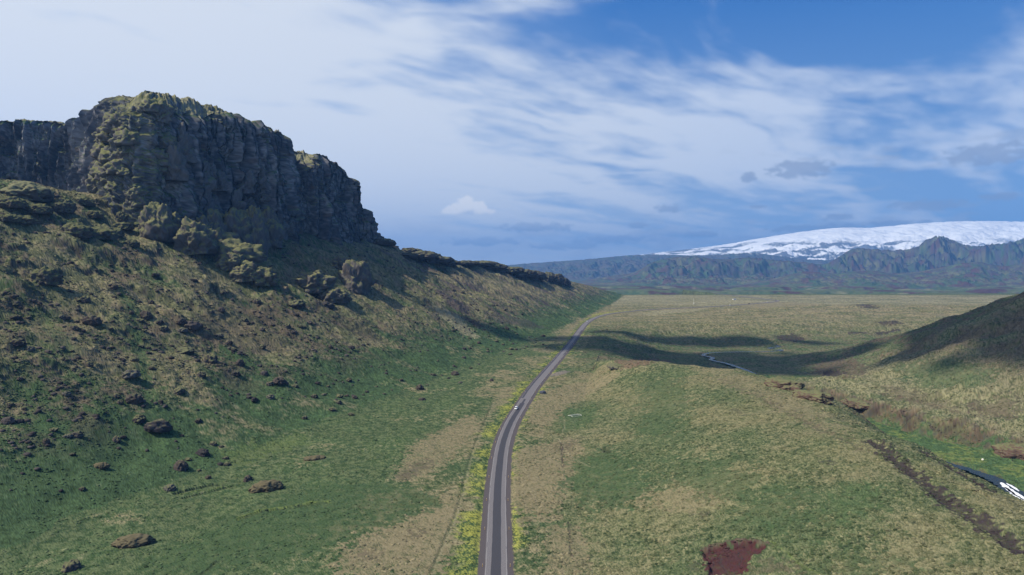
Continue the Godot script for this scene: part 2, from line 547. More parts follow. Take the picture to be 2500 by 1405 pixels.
func near_color_row(r: int) -> void:
	var d := D[r]
	var out := PackedColorArray()
	out.resize(NCOL)
	var hs: PackedFloat32Array = rowsH[r]
	var ps: PackedFloat32Array = rowsP[r]
	var hn: PackedFloat32Array = rowsH[mini(r + 1, NROW - 1)]
	var dd := D[mini(r + 1, NROW - 1)] - d
	var xr := lin_road(d)
	var xc := tab(HILL_X, d)
	var xb0 := tab(BANK_X, d)
	var green: Color = TINT.green
	var lush: Color = TINT.lush
	var tan_: Color = TINT.tan
	var olive: Color = TINT.olive
	var brown: Color = TINT.brown
	var scree: Color = TINT.scree
	var bright: Color = TINT.bright
	var pale: Color = TINT.pale
	var rust: Color = TINT.rust
	var soil: Color = TINT.soil
	var grain_far := sstep(300.0, 520.0, d)
	var grain_mid := grain_far * (1.0 - 0.5 * sstep(700.0, 1100.0, d))
	var wet := sstep(620.0, 700.0, d) * (1.0 - sstep(980.0, 1150.0, d))
	for c in NCOL:
		var x := U[c] * d
		var h := hs[c]
		var p := ps[c]
		var a := n_big.get_noise_2d(x * 1.1 + 77.0, d * 1.1)
		var b := n_mid.get_noise_2d(x * 1.1, d * 1.1)
		var f := n_fine.get_noise_2d(x * 1.1, d * 1.1)
		var g := 0.34 * (n_grain.get_noise_2d(x, d) * (1.0 - grain_far) + n_grain.get_noise_2d(x * 0.5, d * 0.5) * grain_mid) + 0.72 * speck[(r * 73856093 ^ c * 19349663) & 8191]
		var c1 := mini(c + 1, NCOL - 1)
		var du := maxf((U[c1] - U[c]) * d, 0.01)
		var steep := sqrt(pow((hs[c1] - h) / du, 2.0) + pow((hn[c] - h) / maxf(dd, 0.01), 2.0)) if c1 > c else 0.0
		var k := Color()
		if p > -8.0:
			var s := d * 0.96 + x * 0.28
			var streak := n_mid.get_noise_2d(s * 1.9 + 200.0, p * 0.20)
			var dry := sstep(-0.15, 0.45, sstep(14.0, 95.0, p) * 0.72 - 0.30 + 0.62 * a + 0.30 * b + 0.32 * f + 0.22 * g - 0.22 * streak)
			var dry2 := olive.lerp(tan_, 0.75 * sstep(-0.25, 0.6, b + f * 0.7 + g * 0.5 + (0.35 if d > 850.0 else 0.0) * sstep(850.0, 1100.0, d)))
			k = green.lerp(lush, sstep(-0.2, 0.6, 0.5 * streak + 0.5 * a + 0.3 * b + 0.4 * g)).lerp(dry2, dry)
			k = k.lerp(brown, sstep(0.10, 0.55, -a * 0.5 + b * 0.55 + f * 0.45 + 0.12 * g + 0.10) * sstep(12.0, 70.0, p) * 0.75)
			# bare stony streaks on the farther scree
			var sc := n_mid.get_noise_2d(s * 1.5 - 300.0, p * 0.45)
			k = k.lerp(scree, sstep(0.16, 0.42, sc + 0.25 * f + 0.12 * g) * sstep(820.0, 1000.0, d) * sstep(15.0, 60.0, p) * 0.85)
			k = k.lerp(soil, sstep(1.25, 2.1, steep + 0.5 * g) * 0.8)
		elif x < xr + 20.0:
			var dry := sstep(-0.10, 0.40, 0.75 * a + 0.5 * b + 0.28 * f + 0.28 * g - 0.42 + 0.62 * sstep(-75.0, -12.0, x - xr))
			k = green.lerp(lush, sstep(-0.3, 0.5, b + 0.5 * f)).lerp(olive, 0.45 * sstep(-0.5, 0.5, f + 0.8 * g)).lerp(olive.lerp(tan_, sstep(-0.2, 0.5, b + f + 0.4 * g)), dry * 0.85)
		else:
			# mound, far bank, hill and basin: dry grass with greener hollows
			var dry := sstep(-0.50, 0.50, 0.85 * a + 0.55 * b + 0.20 * f + 0.40 * g + 0.12 * sstep(60.0, 130.0, x) + 0.2 * sstep(200.0, 280.0, x))
			k = green.lerp(olive, 0.35 + 0.3 * g).lerp(Color(0.122, 0.126, 0.064).lerp(tan_, 0.5 * sstep(-0.35, 0.65, b * 0.7 + f * 0.6 + g * 0.6)), dry * 0.9)
			if x > xb0 - 10.0 and d < 900.0:
				k = k.lerp(pale, 0.32 * sstep(-0.5, 0.3, g + b))
				var hm := sstep(310.0, 390.0, x) * (1.0 - sstep(760.0, 900.0, d))
				k = k.lerp(brown, hm * sstep(-0.5, 0.25, a + 0.5 * b + 0.6 * f + 0.4 * g) * 0.8)
			if h < -11.0 and d < 690.0:
				k = lush.lerp(bright, sstep(0.0, 0.5, b + f))
			if d < 700.0 and h < 14.0 and x > xc:
				k = k.lerp(rust.lerp(soil, sstep(-0.2, 0.4, f + 0.4 * g)), sstep(0.50, 1.15, steep + 0.25 * g + 0.8 * f + 0.5 * b) * 0.75 * (1.0 - sstep(14.0, 26.0, x - xb0)))
			k = k.lerp(green.lerp(brown, sstep(0.0, 0.4, f + b)), wet * 0.55)
		if p <= -8.0:
			if d > 900.0:
				var t := sstep(950.0, 1300.0, d)
				k = k.lerp(olive.lerp(tan_, sstep(-0.5, 0.4, n_big.get_noise_2d(x * 0.7, d * 1.9) + 0.4 * b + 0.2 * g)), t * 0.85)
				var plain := sstep(1600.0, 1800.0, d)
				k = k.lerp(pale.lerp(olive, 0.7 * sstep(-0.1, 0.4, n_big.get_noise_2d(x * 0.35, d * 1.6 + 900.0))), plain * 0.9)
				k = k.lerp(green.lerp(brown, 0.3), sstep(0.20, 0.30, n_big.get_noise_2d(x * 0.3 + 100.0, d * 1.9)) * plain * 0.5)
				k = k.lerp(green.lerp(olive, 0.35), sstep(2340.0, 2480.0, d))
			k = k.lerp(soil, sstep(1.5, 2.3, steep + 0.4 * g) * 0.5)
		# yellow flowers and rank grass beside the road, gravel verge
		var ro := x - xr
		var ar := absf(ro)
		if ar < 22.0 and d < 1700.0:
			var yw := n_mid.get_noise_2d(x * 0.6 + 40.0, d * 1.2)
			var strip := sstep(5.0, 6.2, ar + g) * (1.0 - sstep(7.5 + 6.0 * yw, 14.0 + 9.0 * yw, ar + 4.0 * f)) if ro < 0.0 else sstep(5.2, 6.4, ar + g) * (1.0 - sstep(7.0, 11.0, ar + 3.0 * f)) * sstep(-0.15, 0.25, yw)
			k = k.lerp(lush.lerp(bright, sstep(-0.4, 0.3, f + g)), strip * 0.8)
			k = k.lerp(TINT.yellow, strip * 0.9 * sstep(0.0, 0.55, 0.9 * f + 0.9 * g + 1.1 * yw + 0.02))
			k = k.lerp(TINT.gravel * 0.62, 1.0 - sstep(4.9, 5.6, ar + 0.6 * g))
		var v := 1.0 + 0.48 * g + 0.24 * f
		out[c] = Color(k.r * v, k.g * v, k.b * v)
	rowsC[r] = out

func near_normal_row(r: int) -> void:
	rowsN[r] = row_normals(r, rowsH, U, D, NROW, NCOL)

func row_normals(r: int, hh: Array, uu: PackedFloat32Array, ds: PackedFloat32Array, nr: int, nc: int) -> PackedVector3Array:
	var out := PackedVector3Array()
	out.resize(nc)
	var r1 := mini(r + 1, nr - 1)
	var r0 := r1 - 1
	var h0: PackedFloat32Array = hh[r0]
	var h1: PackedFloat32Array = hh[r1]
	var hm: PackedFloat32Array = hh[r]
	var d := ds[r]
	for c in nc:
		var c1 := mini(c + 1, nc - 1)
		var c0 := c1 - 1
		var tx := Vector3((uu[c1] - uu[c0]) * d, hm[c1] - hm[c0], 0.0)
		var td := Vector3(uu[c] * (ds[r1] - ds[r0]), h1[c] - h0[c], -(ds[r1] - ds[r0]))
		out[c] = tx.cross(td).normalized()
	return out

func apply_color_stamps() -> void:
	for s in stamps:
		if s.kind == "":
			continue
		var tint: Color = TINT[s.kind]
		var amount: float = s.amount
		stamp_cells(s, func(r, c, w):
			var a: PackedColorArray = rowsC[r]
			var d := D[r]
			var x := U[c] * d
			var g := 0.35 * n_grain.get_noise_2d(x + 31.0, d) + 0.7 * speck[(r * 73856093 ^ c * 19349663) & 8191]
			var f := n_fine.get_noise_2d(x * 1.3 + 11.0, d * 1.3)
			var t := clampf(amount * (0.85 + 0.5 * f + 0.5 * g) * minf(1.0, 0.35 + 1.6 * w), 0.0, 1.0)
			var v := 1.0 + 0.22 * g
			a[c] = a[c].lerp(Color(tint.r * v, tint.g * v, tint.b * v), t)
			rowsC[r] = a)

func sheet_mesh(hh: Array, nn: Array, cc: Array, uu: PackedFloat32Array, ds: PackedFloat32Array) -> ArrayMesh:
	var nr := ds.size()
	var nc := uu.size()
	var v := PackedVector3Array()
	v.resize(nr * nc)
	var n := PackedVector3Array()
	var c := PackedColorArray()
	for r in nr:
		var d := ds[r]
		var hs: PackedFloat32Array = hh[r]
		var o := r * nc
		for k in nc:
			v[o + k] = Vector3(uu[k] * d, hs[k], -d)
		n.append_array(nn[r])
		c.append_array(cc[r])
	return mesh_of(v, n, c, grid_index(nr, nc))

# ------------------------------------------------------------------ terrain: far valley, hills and ice cap
const R0 := [[1500.0, 700.0], [1700.0, 697.0], [1850.0, 690.0], [1900.0, 678.0], [1960.0, 664.0], [2040.0, 668.0], [2110.0, 660.0], [2200.0, 668.0], [2290.0, 655.0], [2380.0, 640.0], [2440.0, 648.0], [2520.0, 640.0], [2800.0, 640.0]]
const R1 := [[1250.0, 700.0], [1390.0, 690.0], [1480.0, 676.0], [1560.0, 660.0], [1592.0, 642.0], [1640.0, 630.0], [1690.0, 627.0], [1760.0, 634.0], [1830.0, 630.0], [1900.0, 637.0], [1960.0, 640.0], [2020.0, 644.0], [2060.0, 620.0], [2075.0, 611.0], [2130.0, 610.0], [2190.0, 613.0], [2235.0, 606.0], [2270.0, 586.0], [2300.0, 580.0], [2330.0, 590.0], [2370.0, 602.0], [2420.0, 598.0], [2470.0, 592.0], [2500.0, 582.0], [2560.0, 570.0], [2800.0, 575.0]]
const R2 := [[900.0, 668.0], [1200.0, 652.0], [1270.0, 645.0], [1340.0, 640.0], [1450.0, 632.0], [1540.0, 624.0], [1600.0, 622.0], [1680.0, 624.0], [1760.0, 622.0], [1830.0, 618.0], [1900.0, 625.0], [1990.0, 634.0], [2070.0, 634.0], [2160.0, 622.0], [2260.0, 616.0], [2400.0, 612.0], [2800.0, 612.0]]
const R3 := [[1000.0, 690.0], [1300.0, 655.0], [1480.0, 634.0], [1560.0, 623.0], [1650.0, 612.0], [1750.0, 600.0], [1850.0, 583.0], [1950.0, 567.0], [2040.0, 557.0], [2120.0, 556.0], [2250.0, 545.0], [2330.0, 541.0], [2500.0, 541.0], [2800.0, 545.0]]

func far_row(r: int) -> void:
	var d := DF[r]
	var hs := PackedFloat32Array()
	hs.resize(UF.size())
	var cs := PackedColorArray()
	cs.resize(UF.size())
	for c in UF.size():
		var u := UF[c]
		var x := u * d
		var px := 1250.0 + u * FOCAL
		var b := n_far.get_noise_2d(x * 0.06, d * 0.06)
		var f := n_far.get_noise_2d(x * 0.45, d * 0.45)
		var m := n_far.get_noise_2d(x * 0.16 + 400.0, d * 0.16)
		var rg := 1.0 - absf(n_far.get_noise_2d(x * 0.085 + 900.0 + 26.0 * b, d * 0.055 + 18.0 * m)) * 2.4
		var floor_h := -62.0 + 7.0 * b + 3.0 * m
		# a shallow ravine along the near edge of the lower valley
		floor_h += 26.0 * sstep(0.0, 0.4, b + 0.2) * sstep(3300.0, 3700.0, d + 500.0 * m) * (1.0 - sstep(5200.0, 6500.0, d))
		var h := floor_h
		var kind := 0
		var rise := 0.0
		for k in 4:
			var t: Array = [R0, R1, R2, R3][k]
			var dc: float = [6600.0, 8600.0, 12500.0, 18500.0][k]
			var run: float = [1100.0, 2100.0, 2600.0, 5600.0][k]
			dc += dc * 0.04 * b
			if d < dc - run:
				continue
			var crest := EYE + (660.0 - tab(t, px)) / FOCAL * dc
			var tt := clampf((d - dc + run) / run, 0.0, 1.0)
			var prof := pow(tt, 1.15) if k != 1 else 0.42 * tt + 0.58 * sstep(0.52, 0.86, tt + 0.16 * m)
			if k == 3:
				prof = pow(tt, 0.75)
			var top := lerpf(floor_h, crest, minf(prof, 1.0))
			var relief := (crest - floor_h)
			if k < 3:
				top += relief * (0.20 * (rg - 0.45) + 0.10 * f) * sstep(0.0, 0.25, tt) * (1.0 - 0.88 * sstep(0.7, 1.0, tt))
				top += relief * 0.022 * n_far.get_noise_2d(x * 0.9, d * 0.9)
			else:
				top += 40.0 * (rg - 0.5) * (1.0 - sstep(0.3, 0.8, tt)) + 6.0 * m
			if d > dc:
				top -= (d - dc) * (0.02 if k == 3 else 0.05)
			if top > h:
				h = top
				kind = k + 1
				rise = tt
		hs[c] = h
		# colours
		var g := n_grain.get_noise_2d(x * 0.06, d * 0.06)
		var green: Color = TINT.green
		var col := green.lerp(TINT.olive, sstep(-0.3, 0.4, b + 0.7 * m + 0.3 * g))
		if kind == 0:
			col = col.lerp(green, 0.5)
			col = col.lerp(Color(0.062, 0.035, 0.034), sstep(0.12, 0.22, n_far.get_noise_2d(x * 0.14 - 70.0, d * 0.10) + 0.15 * f))
			col = col.lerp(TINT.pale, sstep(0.25, 0.45, n_far.get_noise_2d(x * 0.07 + 700.0, d * 0.20)) * 0.6)
		elif kind <= 2:
			col = col.lerp(TINT.brown, sstep(-0.1, 0.5, f + 0.6 * m))
			col = col.lerp(TINT.rock, sstep(0.05, 0.35, f * 0.7 + 0.4 * g + 0.25 * sstep(0.45, 0.6, rise + 0.2 * m) - 0.12))
			col = col.lerp(Color(0.075, 0.036, 0.034), sstep(0.22, 0.32, n_far.get_noise_2d(x * 0.2 + 350.0, d * 0.2)) * 0.8)
		elif kind == 3:
			col = col.lerp(TINT.brown, sstep(-0.3, 0.3, f + m)).lerp(TINT.rock, 0.45)
			col = col.lerp(TINT.snow, sstep(0.30, 0.40, f + 0.5 * g + 0.0012 * (h - 420.0)) * sstep(330.0, 460.0, h))
		else:
			var line := 330.0 + 330.0 * b + 140.0 * m + 60.0 * f
			var snowy := sstep(-20.0, 30.0, h - line)
			var bare := sstep(0.05, 0.12, n_far.get_noise_2d(x * 0.035 + 1200.0, d * 0.07) + 0.30 * f) * (1.0 - sstep(700.0, 860.0, h + 120.0 * f))
			col = Color(0.06, 0.062, 0.066).lerp(TINT.snow, clampf(snowy - bare * 0.9, 0.0, 1.0))
		cs[c] = Color(col.r * (1.0 + 0.2 * g), col.g * (1.0 + 0.2 * g), col.b * (1.0 + 0.2 * g)) if kind < 4 else col
	farH[r] = hs
	farC[r] = cs

func far_normal_row(r: int) -> void:
	farN[r] = row_normals(r, farH, UF, DF, DF.size(), UF.size())

# ------------------------------------------------------------------ cliffs
func curve_points(step: float) -> Array:           # even samples along the cliff edge: [Vector3(x, d, top)]
	var out := []
	for i in cliff.size() - 1:
		var p0: Vector3 = cliff[maxi(i - 1, 0)]
		var p1: Vector3 = cliff[i]
		var p2: Vector3 = cliff[i + 1]
		var p3: Vector3 = cliff[mini(i + 2, cliff.size() - 1)]
		var n := maxi(2, int(Vector2(p2.x - p1.x, p2.y - p1.y).length() / step))
		for k in n:
			out.append(p1.cubic_interpolate(p2, p0, p3, float(k) / n))
	return out

func cliff_mesh(pts: Array, from: int, to: int, lump_from: int, lump_to: int) -> ArrayMesh:
	var cols := to - from
	var nv := 130
	var ncap := 26
	var rows := nv + ncap
	var pos := PackedVector3Array()
	pos.resize(rows * cols)
	for i in cols:
		var k := from + i
		var a: Vector3 = pts[maxi(k - 14, 0)]
		var b: Vector3 = pts[mini(k + 14, pts.size() - 1)]
		var q: Vector3 = pts[k]
		var along := Vector2(b.x - a.x, b.y - a.y).normalized()
		var n := Vector2(along.y, -along.x)                   # outwards, away from the plateau
		var s := float(k)
		var foot := ground(q.x + n.x * 20.0, q.y + n.y * 20.0) - 10.0
		var top := q.z - 5.0 + 4.0 * n_rock.get_noise_2d(s * 0.9, 3.0) + 2.5 * n_rockfine.get_noise_2d(s * 0.6, 8.0)
		var brow := sstep(float(lump_from) + 25.0, float(lump_from) + 70.0, s) * (1.0 - sstep(float(lump_to) + 45.0, float(lump_to) + 110.0, s)) if lump_to > 0 else sstep(float(from), from + 14.0, s) * (1.0 - sstep(from + 40.0, from + 75.0, s)) * (1.0 if from > 300 else 0.0)
		top -= 19.0 * brow
		top = maxf(top, foot + 9.0)
		var tall := top - foot
		var lump := sstep(float(lump_from) - 20.0, float(lump_from), s) * (1.0 - sstep(float(lump_to) - 35.0, float(lump_to), s))
		for j in nv:
			var v := float(j) / (nv - 1)
			var y := foot + tall * v
			# the wall leans back in a few uneven benches
			var lev := y + 9.0 * n_rock.get_noise_2d(s * 0.30, 50.0) + 3.0 * n_rock.get_noise_2d(s * 1.4, 57.0)
			var bench := 0.0
			for bn in 4:
				var by: float = [158.0, 176.0, 199.0, 222.0][bn]
				var dep: float = [5.0, 3.6, 4.5, 3.0][bn] * clampf(0.55 + 1.5 * n_rock.get_noise_2d(s * 0.28 + 40.0 * bn, 130.0), 0.0, 1.3)
				bench += dep * sstep(by - 1.5, by + 2.5, lev)
			var butt := absf(n_rock.get_noise_2d(s * 0.36 + 700.0, y * 0.05)) * 2.0
			var column := absf(n_rock.get_noise_2d(s * 1.5, y * 0.10 + 15.0)) * 2.4
			var crack := absf(n_rock.get_noise_2d(s * 4.2 + 90.0, y * 0.45)) * 2.0
			var block := n_cell.get_noise_3d(q.x * 1.0 + s * 0.1, y * 0.40, q.y)
			var fine := n_rockfine.get_noise_3d(q.x * 1.4 + s * 0.3, y * 0.75, q.y * 1.4)
			var cave := n_rock.get_noise_3d(s * 1.2, y * 0.9, 20.0)
			var out := 7.0 - bench * 0.8 + butt * 17.0 + column * 8.5 + crack * 2.8 + block * 3.0 + fine * 2.2 - 4.0 * v
			out -= 7.0 * sstep(0.20, 0.42, cave)
			if lump > 0.0:
				var bl := 1.0 - absf(n_rock.get_noise_3d(s * 1.15, y * 1.5, 77.0)) * 2.6
				var bl2 := 1.0 - absf(n_rock.get_noise_3d(s * 2.6, y * 3.0, 177.0)) * 2.4
				out = lerpf(out, 11.0 - 9.0 * v + bl * 4.0 + bl2 * 2.0 + column * 4.0 + 2.0 * fine, lump * 0.8)
			out -= 7.0 * pow(maxf(v - 0.93, 0.0) / 0.07, 2.0)     # a rounded lip
			pos[j * cols + i] = w3(q.x + n.x * out, y, q.y + n.y * out)
		var lip := pos[(nv - 1) * cols + i]
		var inward := Vector2(-0.2, 0.98).lerp(-n, 0.3).normalized()
		for j in ncap:
			var v := float(j + 1) / ncap
			var back := v * v * 62.0
			var keep := 1.0 - sstep(0.0, 9.0, back)
			var x := lerpf(q.x + n.x * 6.0, lip.x, keep) + inward.x * back
			var d := lerpf(q.y + n.y * 6.0, -lip.z, keep) + inward.y * back
			var crown := sstep(0.50, 0.66, v + 0.10 * n_rock.get_noise_2d(s * 0.4, 5.0)) * sstep(-0.25, 0.15, n_rock.get_noise_2d(s * 0.3, 33.0))
			var y := top + 2.0 * v + brow * 19.5 * minf(1.0, back / 34.0) + crown * (4.0 + 2.0 * n_rock.get_noise_2d(s * 0.6, 61.0)) + 1.6 * n_rockfine.get_noise_2d(x, d) * minf(1.0, back * 0.2) - sstep(0.85, 1.0, v) * 14.0
			pos[(nv + j) * cols + i] = w3(x, y, d)
	var nor := PackedVector3Array()
	nor.resize(rows * cols)
	var col := PackedColorArray()
	col.resize(rows * cols)
	for j in rows:
		for i in cols:
			var i1 := mini(i + 1, cols - 1)
			var i0 := i1 - 1
			var j1 := mini(j + 1, rows - 1)
			var j0 := j1 - 1
			var e := (pos[j * cols + i1] - pos[j * cols + i0]).cross(pos[j1 * cols + i] - pos[j0 * cols + i]).normalized()
			nor[j * cols + i] = e
			var q := pos[j * cols + i]
			var s := float(from + i)
			var lump := sstep(float(lump_from) - 20.0, float(lump_from), s) * (1.0 - sstep(float(lump_to) - 35.0, float(lump_to), s))
			var a := n_rock.get_noise_3d(q.x * 0.5, q.y * 0.5, q.z * 0.5)
			var b := n_rockfine.get_noise_3d(q.x, q.y, q.z)
			var k := Color(0.072, 0.075, 0.086).lerp(Color(0.190, 0.186, 0.190), sstep(-0.45, 0.55, a + 0.8 * b))
			k = k.lerp(Color(0.120, 0.085, 0.066), sstep(0.20, 0.5, n_rock.get_noise_3d(q.x * 0.4, q.y * 1.6, q.z * 0.4 + 90.0)) * 0.6)
			var mossy := sstep(0.46, 0.66, e.y + 0.30 * a + 0.26 * b + 0.16 * lump)
			var green := (TINT.moss as Color).lerp(TINT.green, sstep(-0.2, 0.3, a + b * 0.5) * (1.0 - lump))
			if j >= nv:
				green = green.lerp(TINT.pale, 0.85 * sstep(-0.5, 0.2, b + a))
			k = k.lerp(green, mossy)
			var low := sstep(0.05, 0.4, n_rock.get_noise_3d(q.x * 0.35 + 40.0, q.y * 0.35, q.z * 0.35) + 0.5 * b + 0.25 - float(j) / nv * 0.9)
			k = k.lerp((TINT.green as Color).lerp(TINT.olive, 0.3), low * 0.7 * sstep(0.12, 0.40, e.y + 0.2 * b))
			var v := 1.0 + 0.40 * b + 0.26 * speck[(i * 40503 ^ j * 9176131) & 8191]
			col[j * cols + i] = Color(k.r * v, k.g * v, k.b * v)
	return mesh_of(pos, nor, col, grid_index(rows, cols))

# ------------------------------------------------------------------ stones
var ico_cache := {}
func ico(level: int) -> Array:                     # [PackedVector3Array of unit points, PackedInt32Array]
	if ico_cache.has(level):
		return ico_cache[level]
	var t := (1.0 + sqrt(5.0)) / 2.0
	var v := PackedVector3Array([Vector3(-1, t, 0), Vector3(1, t, 0), Vector3(-1, -t, 0), Vector3(1, -t, 0), Vector3(0, -1, t), Vector3(0, 1, t), Vector3(0, -1, -t), Vector3(0, 1, -t), Vector3(t, 0, -1), Vector3(t, 0, 1), Vector3(-t, 0, -1), Vector3(-t, 0, 1)])
	var f := PackedInt32Array([0, 11, 5, 0, 5, 1, 0, 1, 7, 0, 7, 10, 0, 10, 11, 1, 5, 9, 5, 11, 4, 11, 10, 2, 10, 7, 6, 7, 1, 8, 3, 9, 4, 3, 4, 2, 3, 2, 6, 3, 6, 8, 3, 8, 9, 4, 9, 5, 2, 4, 11, 6, 2, 10, 8, 6, 7, 9, 8, 1])
	for i in v.size():
		v[i] = v[i].normalized()
	for l in level:
		var mid := {}
		var g := PackedInt32Array()
		for k in range(0, f.size(), 3):
			var m := [0, 0, 0]
			for e in 3:
				var a := f[k + e]
				var b := f[k + (e + 1) % 3]
				var key := mini(a, b) * 100000 + maxi(a, b)
				if not mid.has(key):
					mid[key] = v.size()
					v.append(((v[a] + v[b]) * 0.5).normalized())
				m[e] = mid[key]
			g.append_array(PackedInt32Array([f[k], m[0], m[2], f[k + 1], m[1], m[0], f[k + 2], m[2], m[1], m[0], m[1], m[2]]))
		f = g
	ico_cache[level] = [v, f]
	return ico_cache[level]

# a rough stone; size = half extents, its underside flattened; wild = strength of the relief
func stone_mesh(level: int, size: Vector3, sd: int, wild: float, rock: Color, moss: float, moss_col: Color, detail := 1.0) -> ArrayMesh:
	var src := ico(level)
	var unit: PackedVector3Array = src[0]
	var idx: PackedInt32Array = src[1]
	var v := PackedVector3Array()
	v.resize(unit.size())
	var big := noise(1.1, sd, 3)
	var cut := noise(0.9, sd + 9, 2, FastNoiseLite.TYPE_CELLULAR)
	cut.cellular_return_type = FastNoiseLite.RETURN_DISTANCE
	var small := noise(3.2 * detail, sd + 5, 4, FastNoiseLite.TYPE_SIMPLEX_SMOOTH, FastNoiseLite.FRACTAL_RIDGED)
	var m := maxf(size.x, maxf(size.y, size.z))
	for i in unit.size():
		var q := unit[i]
		var s := q * size / m
		var r := 1.0 + wild * (0.75 * big.get_noise_3dv(s * 1.5) + 0.30 * small.get_noise_3dv(s) - 0.35 * cut.get_noise_3dv(s * 1.6))
		var o := q * size * r
		o.y = maxf(o.y, -size.y * 0.55)
		v[i] = o
	var n := PackedVector3Array()
	n.resize(v.size())
	for k in range(0, idx.size(), 3):
		var e := (v[idx[k + 1]] - v[idx[k]]).cross(v[idx[k + 2]] - v[idx[k]])
		n[idx[k]] += e
		n[idx[k + 1]] += e
		n[idx[k + 2]] += e
	var c := PackedColorArray()
	c.resize(v.size())
	for i in v.size():
		n[i] = n[i].normalized()
		var b := small.get_noise_3dv(v[i] / m * 2.0)
		var g := big.get_noise_3dv(v[i] / m * 4.0)
		var k := rock * (1.0 + 0.35 * b + 0.25 * g)
		k = k.lerp(moss_col * (1.0 + 0.3 * b), sstep(0.25, 0.60, n[i].y + 0.45 * g + 0.30 * b - 1.0 + moss))
		c[i] = Color(k.r, k.g, k.b)
	# Godot's front faces run clockwise
	return mesh_of(v, n, c, flip(idx))

func flip(idx: PackedInt32Array) -> PackedInt32Array:
	var out := idx.duplicate()
	for k in range(0, idx.size(), 3):
		out[k + 1] = idx[k + 2]
		out[k + 2] = idx[k + 1]
	return out

# ------------------------------------------------------------------ build
func _ready() -> void:
	var t0 := Time.get_ticks_msec()
	rng.seed = 7
	# camera
	var cam := Camera3D.new()
	cam.name = "camera"
	cam.fov = rad_to_deg(2.0 * atan(702.5 / FOCAL))
	cam.near = 1.0
	cam.far = 60000.0
	cam.position = Vector3(0, EYE, 0)
	cam.rotation_degrees.x = -PITCH
	add_child(cam)
	cam.current = true
	# sky, air and exposure
	var env := Environment.new()
	env.background_mode = Environment.BG_SKY
	env.sky = Sky.new()
	var pano := PanoramaSkyMaterial.new()
	pano.panorama = make_sky()
	env.sky.sky_material = pano
	env.tonemap_mode = Environment.TONE_MAPPER_LINEAR
	env.tonemap_exposure = 1.5
	env.sdfgi_enabled = true
	env.ssao_enabled = true
	env.ssil_enabled = true
	env.fog_enabled = true
	env.fog_density = 0.000058
	env.fog_light_color = Color(0.45, 0.70, 1.0)
	var world := WorldEnvironment.new()
	world.name = "world_environment"
	world.environment = env
	add_child(world)
	# sun: from the left, a little behind the camera
	var sun := DirectionalLight3D.new()
	sun.name = "sun"
	sun.light_energy = 1.25
	sun.light_color = Color(1.0, 0.955, 0.88)
	sun.light_angular_distance = 0.53
	sun.shadow_enabled = true
	var el := deg_to_rad(49.0)
	var az := deg_to_rad(19.0)
	var to_sun := Vector3(-cos(el) * cos(az), sin(el), cos(el) * sin(az))
	add_child(sun)
	sun.look_at_from_position(to_sun * 1000.0, Vector3.ZERO, Vector3.UP)
	print("sky ", Time.get_ticks_msec() - t0)

	n_big = noise(0.011, 11, 3)
	n_mid = noise(0.030, 12, 3)
	n_fine = noise(0.16, 13, 2)
	n_grain = noise(0.40, 14, 1)
	speck.resize(8192)
	for i in 8192:
		speck[i] = rng.randf_range(-1.0, 1.0)
	n_warp = noise(0.014, 15, 3)
	n_ridge = noise(0.10, 16, 2)
	n_smooth = noise(0.22, 26, 1)
	n_rock = noise(0.045, 18, 4)
	n_rockfine = noise(0.16, 19, 4)
	n_far = noise(0.02, 20, 5)
	n_cell = noise(0.11, 21, 2, FastNoiseLite.TYPE_CELLULAR)
	n_cell.cellular_return_type = FastNoiseLite.RETURN_DISTANCE2_SUB
	build_terrain()
	print("terrain ", Time.get_ticks_msec() - t0)
	build_cliffs()
	print("cliffs ", Time.get_ticks_msec() - t0)
	build_road()
	build_water()
	build_rocks()
	print("rocks ", Time.get_ticks_msec() - t0)
	build_small_things()
	build_clouds(to_sun)
	print("done ", Time.get_ticks_msec() - t0)

